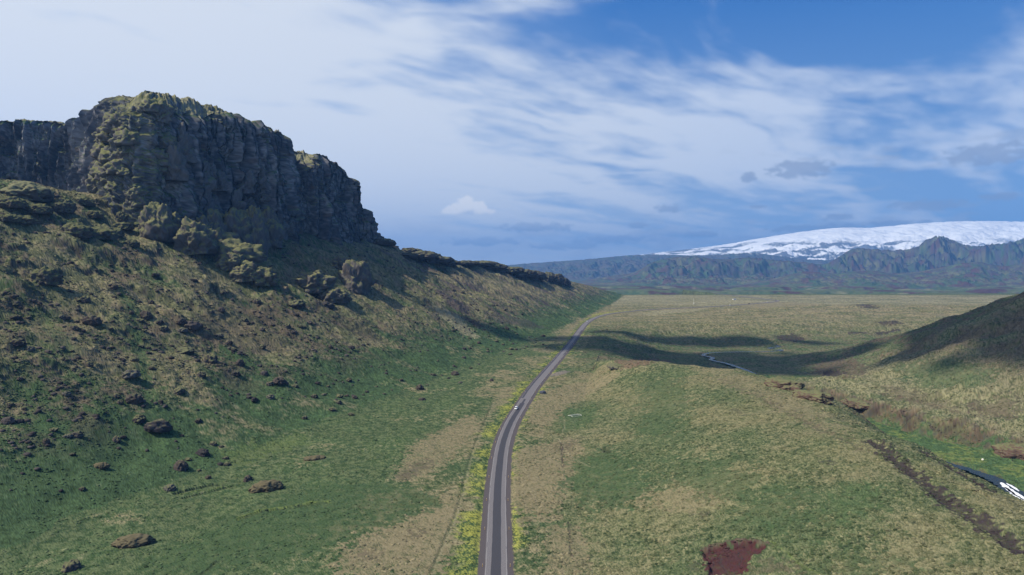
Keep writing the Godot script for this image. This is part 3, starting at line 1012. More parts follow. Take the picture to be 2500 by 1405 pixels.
func build_terrain() -> void:
	# road line
	var line := [[1206, 1700], [1211, 1405], [1213, 1300], [1214, 1225], [1218.5, 1150], [1228, 1085], [1246, 1035], [1271, 993], [1302, 946], [1332, 910], [1363.5, 874], [1394, 838], [1417, 806], [1437, 785], [1459, 774], [1491, 766], [1530, 761], [1600, 755], [1700, 750.5], [1765, 747], [1815, 743.5], [1860, 740], [1900, 734]]
	var ctl := []
	for q in line:
		var w := on_level(q[0], q[1], 0.35)
		ctl.append([w.y, w.x])
	ctl.insert(0, [60.0, -6.0])
	var dd := 60.0
	while dd < 3100.0:
		road_d.append(dd)
		road_x.append(tab(ctl, dd))
		dd += 2.0
	# cliff edge in plan: x, d, top height
	for q in [[-700, 600, 238], [-600, 660, 242], [-517, 692, 243], [-455, 700, 243], [-424, 688, 242], [-368, 622, 243], [-318, 562, 236], [-304, 545, 234], [-290, 545, 236], [-284, 600, 244], [-272, 657, 243], [-247, 735, 236], [-266, 756, 224], [-242, 776, 228], [-226, 803, 228], [-213, 867, 216], [-200, 908, 176], [-189, 954, 134], [-183, 1000, 120]]:
		cliff.append(Vector3(q[0] * 1.13, q[1] * 1.13, EYE + (q[2] - EYE) * 1.13))
	# columns and rows
	var u := -0.98
	while u < 0.98:
		U.append(u)
		u += 0.0016 if absf(u) < 0.775 else 0.008
	var d := 90.0
	while d < 3050.0:
		D.append(d)
		d *= 1.014 if d < 142.0 else (1.0031 if d < 1050.0 else 1.0048)
	NCOL = U.size()
	NROW = D.size()
	rowsH.resize(NROW)
	rowsP.resize(NROW)
	rowsC.resize(NROW)
	rowsN.resize(NROW)
	parallel(near_row, NROW)
	print("near rows ", NROW, " x ", NCOL)
	list_patches()
	sink_stamps()
	parallel(near_color_row, NROW)
	apply_color_stamps()
	parallel(near_normal_row, NROW)
	M.ground = painted(0.97)
	var g := put("valley_ground", sheet_mesh(rowsH, rowsN, rowsC, U, D), M.ground)
	tag(g, "", "", "", "structure")
	build_tussocks()
	rowsC = []
	rowsN = []
	# far sheet
	u = -0.45
	while u < 0.98:
		UF.append(u)
		u += 0.0021 if u > -0.02 and u < 0.78 else 0.008
	d = 2950.0
	while d < 27000.0:
		DF.append(d)
		d *= 1.009 if d < 5600.0 else (1.0045 if d < 19500.0 else 1.03)
	farH.resize(DF.size())
	farC.resize(DF.size())
	farN.resize(DF.size())
	parallel(far_row, DF.size())
	parallel(far_normal_row, DF.size())
	print("far rows ", DF.size(), " x ", UF.size())
	var cuts := [0, DF.bsearch(5450.0), DF.bsearch(13400.0), DF.size() - 1]
	for k in 3:
		var a: int = cuts[k]
		var b: int = cuts[k + 1] + 1
		var m := put(["lower_valley", "distant_hills", "ice_cap"][k], sheet_mesh(farH.slice(a, b), farN.slice(a, b), farC.slice(a, b), UF, DF.slice(a, b)), M.ground)
		tag(m, "", "", "", "structure")

func low_stone(sd: int, high: float) -> ArrayMesh:
	var src := ico(1)
	var unit: PackedVector3Array = src[0]
	var v := PackedVector3Array()
	var n := PackedVector3Array()
	var wob := noise(0.9, sd, 2)
	for q in unit:
		var k := 1.0 + 0.55 * wob.get_noise_3dv(q * 1.6)
		v.append(Vector3(q.x * k, q.y * k * high, q.z * k))
		n.append(Vector3(q.x, q.y / high, q.z).normalized())
	return mesh_of(v, n, PackedColorArray(), flip(src[1]))

# nobody could count these: single tussocks of grass, and stones too small to pick out
func build_tussocks() -> void:
	var r := RandomNumberGenerator.new()
	r.seed = 99
	for kind in 2:
		var grass := kind == 0
		var places: Array[Transform3D] = []
		var tones: Array[Color] = []
		var tries := 150000 if grass else 42000
		for i in tries:
			var u := r.randf_range(-0.80, 0.80)
			var d := 150.0 * exp(r.randf() * log(1150.0 / 150.0))
			var x := u * d
			var rf := row_of(d)
			var cf := col_of(u)
			var ps: PackedFloat32Array = rowsP[int(rf)]
			var p := ps[int(cf)]
			var a := n_mid.get_noise_2d(x * 1.2 + 900.0, d * 1.2)
			var off := absf(x - lin_road(d))
			if off < 8.0:
				continue
			if grass:
				if r.randf() > (0.42 + 0.9 * a + (0.18 if p > 30.0 else 0.0)) * (0.35 if p < 45.0 and x < lin_road(d) else 1.0):
					continue
			elif p < 6.0 or r.randf() > sstep(4.0, 80.0, p) * clampf(0.30 + 1.5 * a, 0.0, 1.0) * (1.0 if d > 250.0 else 0.5):
				continue
			var h := ground(x, d)
			if h < -18.0:
				continue
			var w := r.randf_range(0.20, 0.46) * (1.0 + d / 900.0) if grass else lerpf(0.25, 1.0, pow(r.randf(), 3.0)) * (1.0 + d / 900.0)
			var b := Basis(Vector3.UP, r.randf() * TAU).scaled(Vector3(w * r.randf_range(0.8, 1.3), w * r.randf_range(0.7, 1.2), w))
			places.append(Transform3D(b, w3(x, h + w * (0.02 if grass else 0.10), d)))
			if grass:
				var cs: PackedColorArray = rowsC[int(rf)]
				var k := cs[int(cf)]
				var t := r.randf_range(0.72, 1.18)
				tones.append(Color(k.r * t, k.g * t, k.b * t))
			else:
				var t := r.randf_range(0.6, 1.5)
				tones.append(Color(0.058 * t, 0.051 * t, 0.048 * t))
		var mm := MultiMesh.new()
		mm.transform_format = MultiMesh.TRANSFORM_3D
		mm.use_colors = true
		mm.mesh = low_stone(5 if grass else 6, 0.5 if grass else 0.8)
		mm.instance_count = places.size()
		for i in places.size():
			mm.set_instance_transform(i, places[i])
			mm.set_instance_color(i, tones[i])
		var o := MultiMeshInstance3D.new()
		o.multimesh = mm
		o.name = numbered("grass_tussocks" if grass else "scattered_stones")
		o.material_override = painted(0.97)
		add_child(o)
		tag(o, "tufted grass tussocks over the slopes and the mound" if grass else "small dark stones strewn over the mossy mountain slope", "grass" if grass else "stones", "", "stuff")
		print(o.name, " ", places.size())

func list_patches() -> void:
	# the river bed
	stamps.append({"kind": "", "poly": winding(RIVER, 8.0), "jit": 0.0, "amount": 0.0, "sink": 2.6, "line": true, "width": 15.0, "from": 0.0})
	# bare red earth in the hollow at the foot of the mound
	patch("red", [[1706, 1346], [1738, 1336], [1785, 1324], [1840, 1322], [1872, 1330], [1868, 1344], [1838, 1356], [1826, 1380], [1815, 1404], [1728, 1404], [1724, 1372]], 0.9, 1.5, 1.3)
	stroke("soil", [[1760, 1340], [1758, 1362], [1772, 1382], [1790, 1402]], 0.5, 0.8, 0.15, 0.4)
	stroke("soil", [[1800, 1340], [1812, 1352], [1806, 1372]], 0.45, 0.7, 0.1, 0.4)
	stroke("soil", [[1735, 1352], [1745, 1370], [1742, 1392]], 0.4, 0.6, 0.1, 0.4)
	stroke("brown", [[1710, 1345], [1738, 1334], [1785, 1322], [1840, 1320], [1874, 1328]], 1.2, 0.8, -0.25, 0.8)
	patch("soil", [[1722, 1350], [1780, 1330], [1860, 1330], [1820, 1350], [1790, 1400], [1740, 1400]], 2.5, 0.28)
	# dry grass along the road
	patch("tan", [[800, 1404], [830, 1335], [930, 1292], [1050, 1245], [1105, 1205], [1130, 1235], [1100, 1310], [1075, 1404]], 3.5, 0.9)
	patch("tan", [[960, 1172], [1000, 1090], [1060, 1058], [1150, 1010], [1182, 1028], [1130, 1090], [1085, 1140], [1010, 1176]], 3.5, 0.85)
	patch("tan", [[1200, 985], [1240, 945], [1262, 948], [1230, 985], [1180, 1030]], 3.0, 0.7)
	patch("tan", [[1252, 1105], [1400, 1066], [1424, 1092], [1400, 1150], [1366, 1240], [1345, 1260], [1256, 1250]], 3.0, 0.95)
	patch("tan", [[1262, 1262], [1370, 1258], [1375, 1272], [1262, 1280]], 1.5, 0.9)
	patch("tan", [[1340, 1285], [1420, 1280], [1450, 1404], [1330, 1404]], 2.5, 0.75)
	patch("tan", [[1290, 1000], [1330, 955], [1380, 940], [1450, 925], [1520, 903], [1505, 925], [1430, 968], [1370, 1005], [1335, 1045], [1285, 1030]], 4.0, 0.9)
	patch("tan", [[1400, 905], [1490, 885], [1500, 900], [1410, 925]], 4.0, 0.7)
	patch("gravel", [[1340, 914], [1378, 905], [1394, 909], [1362, 918], [1346, 921]], 1.0, 0.9)
	patch("tan", [[1360, 820], [1395, 790], [1420, 775], [1410, 795], [1385, 830], [1360, 850]], 5.0, 0.7)
	patch("tan", [[1480, 1195], [1640, 1190], [1760, 1225], [1700, 1250], [1560, 1235]], 6.0, 0.6)
	patch("tan", [[1560, 875], [1800, 905], [1960, 975], [2100, 1060], [1980, 1050], [1850, 970], [1700, 905]], 7.0, 0.6)
	# greener ground
	patch("green", [[1400, 1120], [1480, 1085], [1560, 1130], [1600, 1200], [1470, 1260], [1380, 1190]], 7.0, 0.75)
	patch("green", [[1560, 930], [1660, 920], [1690, 1000], [1640, 1080], [1560, 1050]], 8.0, 0.6)
	patch("lush", [[1370, 1005], [1450, 985], [1460, 1020], [1400, 1050], [1360, 1060]], 4.0, 0.6)
	patch("green", [[2180, 892], [2330, 872], [2440, 900], [2400, 950], [2240, 940]], 9.0, 0.6)
	patch("brown", [[2130, 940], [2220, 950], [2330, 985], [2300, 1000], [2180, 975]], 6.0, 0.45)
	patch("brown", [[2360, 985], [2480, 960], [2499, 1010], [2440, 1030]], 7.0, 0.55)
	patch("olive", [[1900, 900], [1990, 940], [2120, 1000], [2200, 1030], [2380, 1040], [2300, 1070], [2100, 1010], [1960, 960]], 6.0, 0.5)
	patch("green", [[1780, 1240], [1900, 1180], [2010, 1220], [1960, 1300], [1850, 1310]], 8.0, 0.6)
	patch("green", [[1640, 1100], [1780, 1120], [1860, 1200], [1760, 1230], [1620, 1170]], 9.0, 0.55)
	patch("green", [[1950, 1340], [2150, 1330], [2300, 1400], [2000, 1402]], 8.0, 0.5)
	patch("soil", [[1670, 1250], [1720, 1252], [1745, 1262], [1700, 1262]], 2.5, 0.35)
	patch("soil", [[1995, 1118], [2020, 1120], [2050, 1138], [2020, 1138]], 2.5, 0.45)
	patch("soil", [[1785, 1000], [1800, 998], [1830, 1016], [1810, 1016]], 2.5, 0.35)
	patch("soil", [[1680, 1380], [1700, 1370], [1712, 1395], [1690, 1400]], 1.5, 0.35)
	patch("brown", [[1840, 1370], [1920, 1365], [1960, 1402], [1835, 1402]], 3.0, 0.45)
	patch("green", [[520, 1290], [780, 1180], [1060, 1192], [1064, 1238], [930, 1285], [800, 1345], [500, 1404], [300, 1404]], 6.0, 0.7)
	patch("bright", [[540, 1110], [640, 1080], [740, 1060], [760, 1080], [660, 1110], [560, 1140]], 6.0, 0.35)
	patch("lush", [[2000, 1250], [2120, 1160], [2160, 1230], [2080, 1290]], 5.0, 0.5)
	# scars and bare soil
	stroke("soil", [[2135, 1080], [2200, 1132], [2260, 1180], [2330, 1236], [2420, 1292], [2500, 1345]], 6.0, 1.0, 0.9, 2.4)
	stroke("soil", [[2258, 1106], [2320, 1142], [2380, 1176], [2420, 1200]], 4.4, 1.0, 0.5, 1.6)
	stroke("brown", [[1760, 925], [1850, 965], [1990, 1040], [2110, 1100]], 3.0, 0.55, 0.25, 3.5)
	patch("rust", [[1496, 897], [1535, 880], [1600, 876], [1642, 884], [1590, 892], [1525, 903]], 3.0, 0.7)
	patch("brown", [[1985, 892], [2030, 872], [2105, 878], [2120, 908], [2065, 932], [1995, 918]], 8.0, 0.85, 0.0)
	patch("soil", [[2010, 905], [2050, 902], [2085, 915], [2040, 920]], 3.0, 0.9, 1.2)
	patch("soil", [[2090, 744], [2118, 743], [2142, 752], [2110, 754]], 10.0, 0.9)
	patch("soil", [[2138, 786], [2190, 784], [2204, 790], [2160, 796]], 6.0, 0.8)
	patch("soil", [[2068, 812], [2118, 810], [2118, 815], [2075, 818]], 4.0, 0.8)
	patch("soil", [[2134, 812], [2196, 803], [2200, 808], [2140, 818]], 4.0, 0.9)
	patch("soil", [[1892, 820], [1940, 815], [1966, 828], [1945, 836], [1900, 830]], 4.0, 0.9)
	patch("tan", [[1800, 742], [1900, 738], [2000, 741], [1960, 749], [1840, 752]], 20.0, 0.7)
	patch("pale", [[1545, 768], [1620, 757], [1735, 752], [1700, 760], [1600, 771]], 8.0, 0.8)
	patch("yellow", [[1440, 770], [1470, 763], [1545, 757], [1540, 760], [1480, 766], [1450, 772]], 3.0, 0.6)
	stroke("soil", [[2200, 1000], [2240, 1014], [2266, 1032], [2272, 1045], [2296, 1056]], 1.0, 0.8, 0.3, 0.5)
	stroke("brown", [[2150, 960], [2230, 975], [2330, 1000], [2400, 1020]], 4.0, 0.6, 0.3, 4.0)
	stroke("brown", [[2350, 985], [2420, 1005], [2480, 1022]], 5.0, 0.6, 0.3, 4.0)
	# left slope: pale talus, scree and green runnels
	patch("pale", [[1048, 738], [1085, 752], [1130, 778], [1172, 826], [1130, 822], [1098, 790]], 5.0, 0.9)
	patch("red", [[1128, 770], [1160, 782], [1186, 798], [1160, 800]], 3.0, 0.7)
	patch("scree", [[1058, 705], [1100, 725], [1150, 752], [1140, 772], [1095, 748]], 5.0, 0.9)
	patch("scree", [[1120, 680], [1170, 700], [1200, 715], [1150, 712]], 9.0, 0.7)
	patch("scree", [[1180, 760], [1260, 775], [1340, 800], [1280, 800], [1190, 785]], 7.0, 0.55)
	patch("tan", [[1090, 650], [1250, 690], [1340, 720], [1220, 730], [1130, 690]], 12.0, 0.45)
	stroke("lush", [[300, 715], [328, 780], [335, 840], [352, 900], [366, 980], [372, 1060], [400, 1130]], 7.0, 0.75, 0.5, 3.0)
	stroke("lush", [[70, 760], [120, 800], [160, 860]], 9.0, 0.5, 0.0, 5.0)
	stroke("lush", [[60, 900], [90, 980], [130, 1060]], 12.0, 0.5, 0.0, 5.0)
	stroke("bright", [[210, 470], [290, 490], [370, 560], [440, 630]], 9.0, 0.5, 0.0, 5.0)
	patch("brown", [[480, 740], [640, 720], [760, 760], [700, 860], [540, 850], [470, 800]], 9.0, 0.45)
	patch("soil", [[740, 745], [790, 735], [880, 790], [940, 830], [900, 830], [800, 780]], 5.0, 0.5)
	# wheel tracks, ditches and an old turf ruin
	stroke("pale", [[1206, 985], [1180, 1045], [1150, 1120], [1130, 1210], [1112, 1270], [1080, 1340], [1058, 1404]], 0.7, 0.6, 0.0, 0.3)
	stroke("dark", [[1202, 985], [1175, 1045], [1144, 1120], [1124, 1210], [1106, 1270], [1074, 1340], [1048, 1404]], 0.8, 0.7, 0.15, 0.3)
	stroke("pale", [[1371, 1013], [1378, 1022], [1378, 1045], [1370, 1062], [1364, 1074], [1388, 1110], [1440, 1140]], 0.7, 0.6, 0.0, 0.2)
	stroke("dark", [[2055, 1340], [2130, 1310], [2250, 1275]], 0.6, 0.7, 0.2, 0.3)
	stroke("bright", [[1880, 1320], [1925, 1350], [1940, 1372], [2000, 1402]], 0.8, 0.45, 0.0, 0.3)
	stroke("bright", [[580, 1268], [640, 1246], [700, 1240], [760, 1228], [800, 1226]], 2.2, 0.7, -0.4, 1.0)
	stroke("dark", [[580, 1271], [640, 1250], [700, 1243], [760, 1232], [800, 1229]], 1.0, 0.8, 0.5, 0.5)
	stroke("dark", [[488, 1404], [512, 1388], [530, 1370]], 1.0, 0.8, 0.4, 0.4)
	stroke("dark", [[430, 1205], [480, 1192], [520, 1184], [545, 1184]], 2.2, 0.9, 1.4, 0.5)
	stroke("bright", [[436, 1210], [490, 1199], [545, 1190]], 1.2, 0.5, -0.5, 0.3)
	stroke("dark", [[448, 1217], [490, 1206], [530, 1197], [570, 1187]], 1.4, 0.8, 1.0, 0.4)
	stroke("soil", [[1370, 1082], [1372, 1100], [1374, 1125], [1376, 1140]], 0.7, 0.9, 0.4, 0.5)
	patch("soil", [[1358, 1092], [1385, 1080], [1420, 1066], [1424, 1078], [1395, 1095], [1370, 1108]], 4.0, 0.30)
	stroke("soil", [[1390, 1275], [1392, 1310], [1396, 1360]], 0.5, 0.8, 0.3, 0.4)
	patch("soil", [[1000, 1288], [1030, 1292], [1040, 1308], [1010, 1316]], 3.0, 0.42)
	patch("soil", [[880, 1335], [925, 1338], [915, 1372], [880, 1370]], 3.5, 0.32)
	patch("soil", [[955, 1170], [1000, 1140], [1060, 1118], [1050, 1140], [990, 1178]], 3.0, 0.42)
	patch("dark", [[1466, 1096], [1478, 1091], [1494, 1096], [1492, 1106], [1476, 1106]], 0.8, 0.9, 1.6)

func build_cliffs() -> void:
	var pts := curve_points(0.95)
	M.rock = painted(0.9)
	var corner := 0
	var notch := 0
	var near_best := 1e9
	var notch_best := 1e9
	for i in pts.size():
		var q: Vector3 = pts[i]
		var e := Vector2(q.x + 318.0 * 1.13, q.y - 562.0 * 1.13).length()
		if e < near_best:
			near_best = e
			corner = i
		e = Vector2(q.x + 266.0 * 1.13, q.y - 756.0 * 1.13).length()
		if e < notch_best:
			notch_best = e
			notch = i
	var o := put("cliff", cliff_mesh(pts, 0, corner - 60, 0, 0), M.rock)
	tag(o, "recessed dark cliff wall behind the great buttress, in shade", "cliff")
	o = put("cliff", cliff_mesh(pts, corner - 61, notch + 1, corner - 40, corner + 75), M.rock)
	tag(o, "tall dark basalt cliff with pale grassy top above the mossy slope", "cliff")
	var kr := RandomNumberGenerator.new()
	kr.seed = 77
	for i in 70:
		var knob := i < 46
		var k := corner + (kr.randi_range(-50, 62) if knob else kr.randi_range(55, notch - corner - 10))
		var q: Vector3 = pts[k]
		var a: Vector3 = pts[k - 14]
		var b: Vector3 = pts[k + 14]
		var along := Vector2(b.x - a.x, b.y - a.y).normalized()
		var n := Vector2(along.y, -along.x)
		var foot := ground(q.x + n.x * 20.0, q.y + n.y * 20.0)
		var v := kr.randf_range(0.05, 0.93) if knob else pow(kr.randf(), 1.6) * 0.62
		var w := kr.randf_range(4.5, 9.5) * (1.0 if knob else 1.1)
		var size := Vector3(w, w * kr.randf_range(0.7, 1.1), w) if knob else Vector3(w, w * kr.randf_range(1.2, 2.4), w * 0.9)
		var out := (15.0 - 12.0 * v if knob else 17.0 - 8.0 * v)
		var e := put("rock_knob" if knob else "rock_buttress", stone_mesh(3 if knob else 4, size, 300 + i, 0.8 if knob else 0.95, Color(0.105, 0.099, 0.098), 1.0 if knob else 0.62, TINT.moss, 1.7 if knob else 2.6), M.rock, o)
		e.position = w3(q.x + n.x * out, lerpf(foot, q.z - 14.0, v), q.y + n.y * out)
		e.rotation.y = kr.randf() * TAU
	o = put("cliff", cliff_mesh(pts, notch, pts.size(), 0, 0), M.rock)
	tag(o, "lower basalt buttress stepping down beyond the notch in the tall cliff", "cliff")

# a strip that follows the road: cross = [[offset from the centre line, height], ...] from left to right
func strip(cross: Array, d0: float, d1: float, step: float, waver := 0.0) -> ArrayMesh:
	var v := PackedVector3Array()
	var n := PackedVector3Array()
	var rows := int((d1 - d0) / step) + 1
	var cols := cross.size()
	for r in rows:
		var d := minf(d0 + r * step, d1)
		var x := lin_road(d)
		var t := Vector2(lin_road(d + 3.0) - lin_road(d - 3.0), 6.0).normalized()
		for k in cols:
			var o: float = cross[k][0]
			if waver > 0.0:
				o += waver * n_fine.get_noise_2d(d * 0.6, o * 40.0)
			v.append(w3(x + t.y * o, cross[k][1], d - t.x * o))
			n.append(Vector3.UP)
	return mesh_of(v, n, PackedColorArray(), grid_index(rows, cols))

func grained(c: Color, spread: float, scale: float, sd: int, rough := 0.9) -> StandardMaterial3D:
	var m := flat(Color.WHITE, rough)
	var t := NoiseTexture2D.new()
	t.width = 512
	t.height = 512
	t.seamless = true
	t.noise = noise(0.03, sd, 5)
	var ramp := Gradient.new()
	ramp.set_color(0, (c * (1.0 - spread)).linear_to_srgb())
	ramp.set_color(1, (c * (1.0 + spread)).linear_to_srgb())
	t.color_ramp = ramp
	m.albedo_texture = t
	m.uv1_triplanar = true
	m.uv1_world_triplanar = true
	m.uv1_scale = Vector3.ONE * scale
	return m

func build_road() -> void:
	var road := base("road", Vector3.ZERO)
	tag(road, "", "", "", "structure")
	M.asphalt = grained(Color(0.150, 0.142, 0.146), 0.30, 0.12, 51, 0.85)
	M.seal = grained(Color(0.052, 0.052, 0.060), 0.25, 0.15, 52, 0.8)
	M.verge = grained(Color(0.085, 0.075, 0.078), 0.45, 0.5, 53)
	M.line = grained(Color(0.30, 0.29, 0.285), 0.4, 0.8, 54)
	put("gravel_shoulder", strip([[-6.0, -1.0], [-4.4, 0.12], [-3.2, 0.30], [3.2, 0.30], [4.1, 0.14], [5.6, -1.0]], 62.0, 2600.0, 2.0, 0.55), M.verge, road)
	put("asphalt", strip([[-3.35, 0.335], [0.0, 0.365], [3.35, 0.335]], 62.0, 2600.0, 2.0, 0.14), M.asphalt, road)
	put("sealed_strip", strip([[-1.5, 0.36], [0.0, 0.374], [1.42, 0.36]], 62.0, 448.0, 2.0, 0.12), M.seal, road)
	put("sealed_strip", strip([[-0.9, 0.366], [0.0, 0.374], [0.6, 0.37]], 448.0, 462.0, 2.0, 0.2), M.seal, road)
	put("sealed_strip", strip([[-3.3, 0.342], [-1.7, 0.357]], 466.0, 900.0, 3.0, 0.2), M.seal, road)
	put("sealed_strip", strip([[2.2, 0.352], [3.25, 0.342]], 700.0, 1000.0, 3.0, 0.2), M.seal, road)
	var lr := RandomNumberGenerator.new()
	lr.seed = 3
	for side in [-3.05, 3.05]:
		var d := 66.0
		while d < 900.0:
			var run := lr.randf_range(14.0, 46.0)
			put("edge_line", strip([[side - 0.055, 0.352], [side + 0.055, 0.352]], d, d + run, 2.0), M.line, road)
			d += run + lr.randf_range(0.6, 5.0)

const RIVER := [[236, 285], [240, 320], [247, 346], [246, 362], [234, 400], [229, 500], [229, 560], [233, 620], [250, 700], [247, 780], [238, 812], [246, 835], [241, 858], [260, 884], [300, 893], [338, 897], [362, 914], [353, 934], [374, 955], [380, 1000]]

func winding(pts: Array, step: float) -> PackedVector2Array:
	var curve := Curve2D.new()
	for i in pts.size():
		var a := Vector2(pts[maxi(i - 1, 0)][0], pts[maxi(i - 1, 0)][1])
		var b := Vector2(pts[mini(i + 1, pts.size() - 1)][0], pts[mini(i + 1, pts.size() - 1)][1])
		var q := Vector2(pts[i][0], pts[i][1])
		var t := (b - a).normalized()
		curve.add_point(q, -t * q.distance_to(a) * 0.33, t * q.distance_to(b) * 0.33)
	curve.bake_interval = step
	return curve.get_baked_points()

func river_mesh(pts: Array, width: float, lift: float, sd: float) -> ArrayMesh:
	var v := PackedVector3Array()
	var n := PackedVector3Array()
	var line := winding(pts, 1.5)
	for i in line.size():
		var t := (line[mini(i + 1, line.size() - 1)] - line[maxi(i - 1, 0)]).normalized()
		var q := line[i]
		var wide := width * (1.0 + 0.7 * (1.0 - sstep(342.0, 372.0, q.y)))
		var taper := sqrt(minf(1.0, minf(float(i), float(line.size() - 1 - i)) / 4.0)) if width < 3.0 else 1.0
		for k in 4:
			var o := (float(k) / 3.0 - 0.5) * wide * taper * (1.0 + 0.6 * n_fine.get_noise_2d(i * 1.1 + sd, k * 30.0))
			v.append(w3(q.x + t.y * o, lift, q.y - t.x * o))
			n.append(Vector3.UP)
	return mesh_of(v, n, PackedColorArray(), grid_index(line.size(), 4))

func build_water() -> void:
	var m := flat(Color(0.012, 0.020, 0.026), 0.10)
	m.metallic_specular = 0.5
	var bump := NoiseTexture2D.new()
	bump.width = 256
	bump.height = 256
	bump.seamless = true
	bump.as_normal_map = true
	bump.noise = noise(0.04, 61, 3)
	m.normal_enabled = true
	m.normal_texture = bump
	m.normal_scale = 0.35
	m.uv1_triplanar = true
	m.uv1_world_triplanar = true
	m.uv1_scale = Vector3.ONE * 0.2
	var river := base("river", Vector3.ZERO)
	tag(river, "", "", "", "structure")
	put("water", river_mesh(RIVER, 5.0, -19.1, 0.0), m, river)
	M.foam = grained(Color(0.72, 0.75, 0.78), 0.15, 0.7, 62)
	for q in [[[[238, 302], [240.6, 322], [245, 337], [247, 342]], 1.7], [[[236, 296], [238, 314], [239.4, 326]], 1.3], [[[239.2, 322], [241.4, 328], [243.6, 335]], 0.9], [[[245.6, 328], [247.5, 335], [248.6, 341]], 0.8]]:
		put("foam", river_mesh(q[0], q[1], -19.06, q[1] * 50.0), M.foam, river)

func aim(px: float, py: float, nearer := 0.0) -> Vector3:        # a ground point as Vector3(x, height, d), moved towards the camera by "nearer" metres
	var g := hit(px, py)
	if nearer != 0.0:
		var k := (g.z - nearer) / g.z
		g = Vector3(g.x * k, ground(g.x * k, g.z * k), g.z * k)
	return g

func outcrop(px: float, py: float, wpx: float, hpx: float, label: String, opts := {}) -> void:
	var g := aim(px, py, opts.get("nearer", 0.0))
	var s := g.z / FOCAL
	var size := Vector3(wpx * s * 0.5, hpx * s * 0.62, wpx * s * 0.5 * opts.get("deep", 1.0))
	var rock: Color = opts.get("rock", Color(0.060, 0.055, 0.054))
	var mesh := stone_mesh(opts.get("level", 4), size, int(px * 7.0 + py), opts.get("wild", 0.75), rock, opts.get("moss", 0.75), opts.get("green", TINT.moss), opts.get("detail", 1.2))
	var o := put(opts.get("called", "rock_outcrop"), mesh, M.rock)
	o.position = w3(g.x, g.y + size.y * 0.30, g.z)
	o.rotation.y = opts.get("turn", 0.0)
	o.rotation.z = opts.get("lean", 0.0)
	tag(o, label, opts.get("category", "rock outcrop"), opts.get("group", ""))

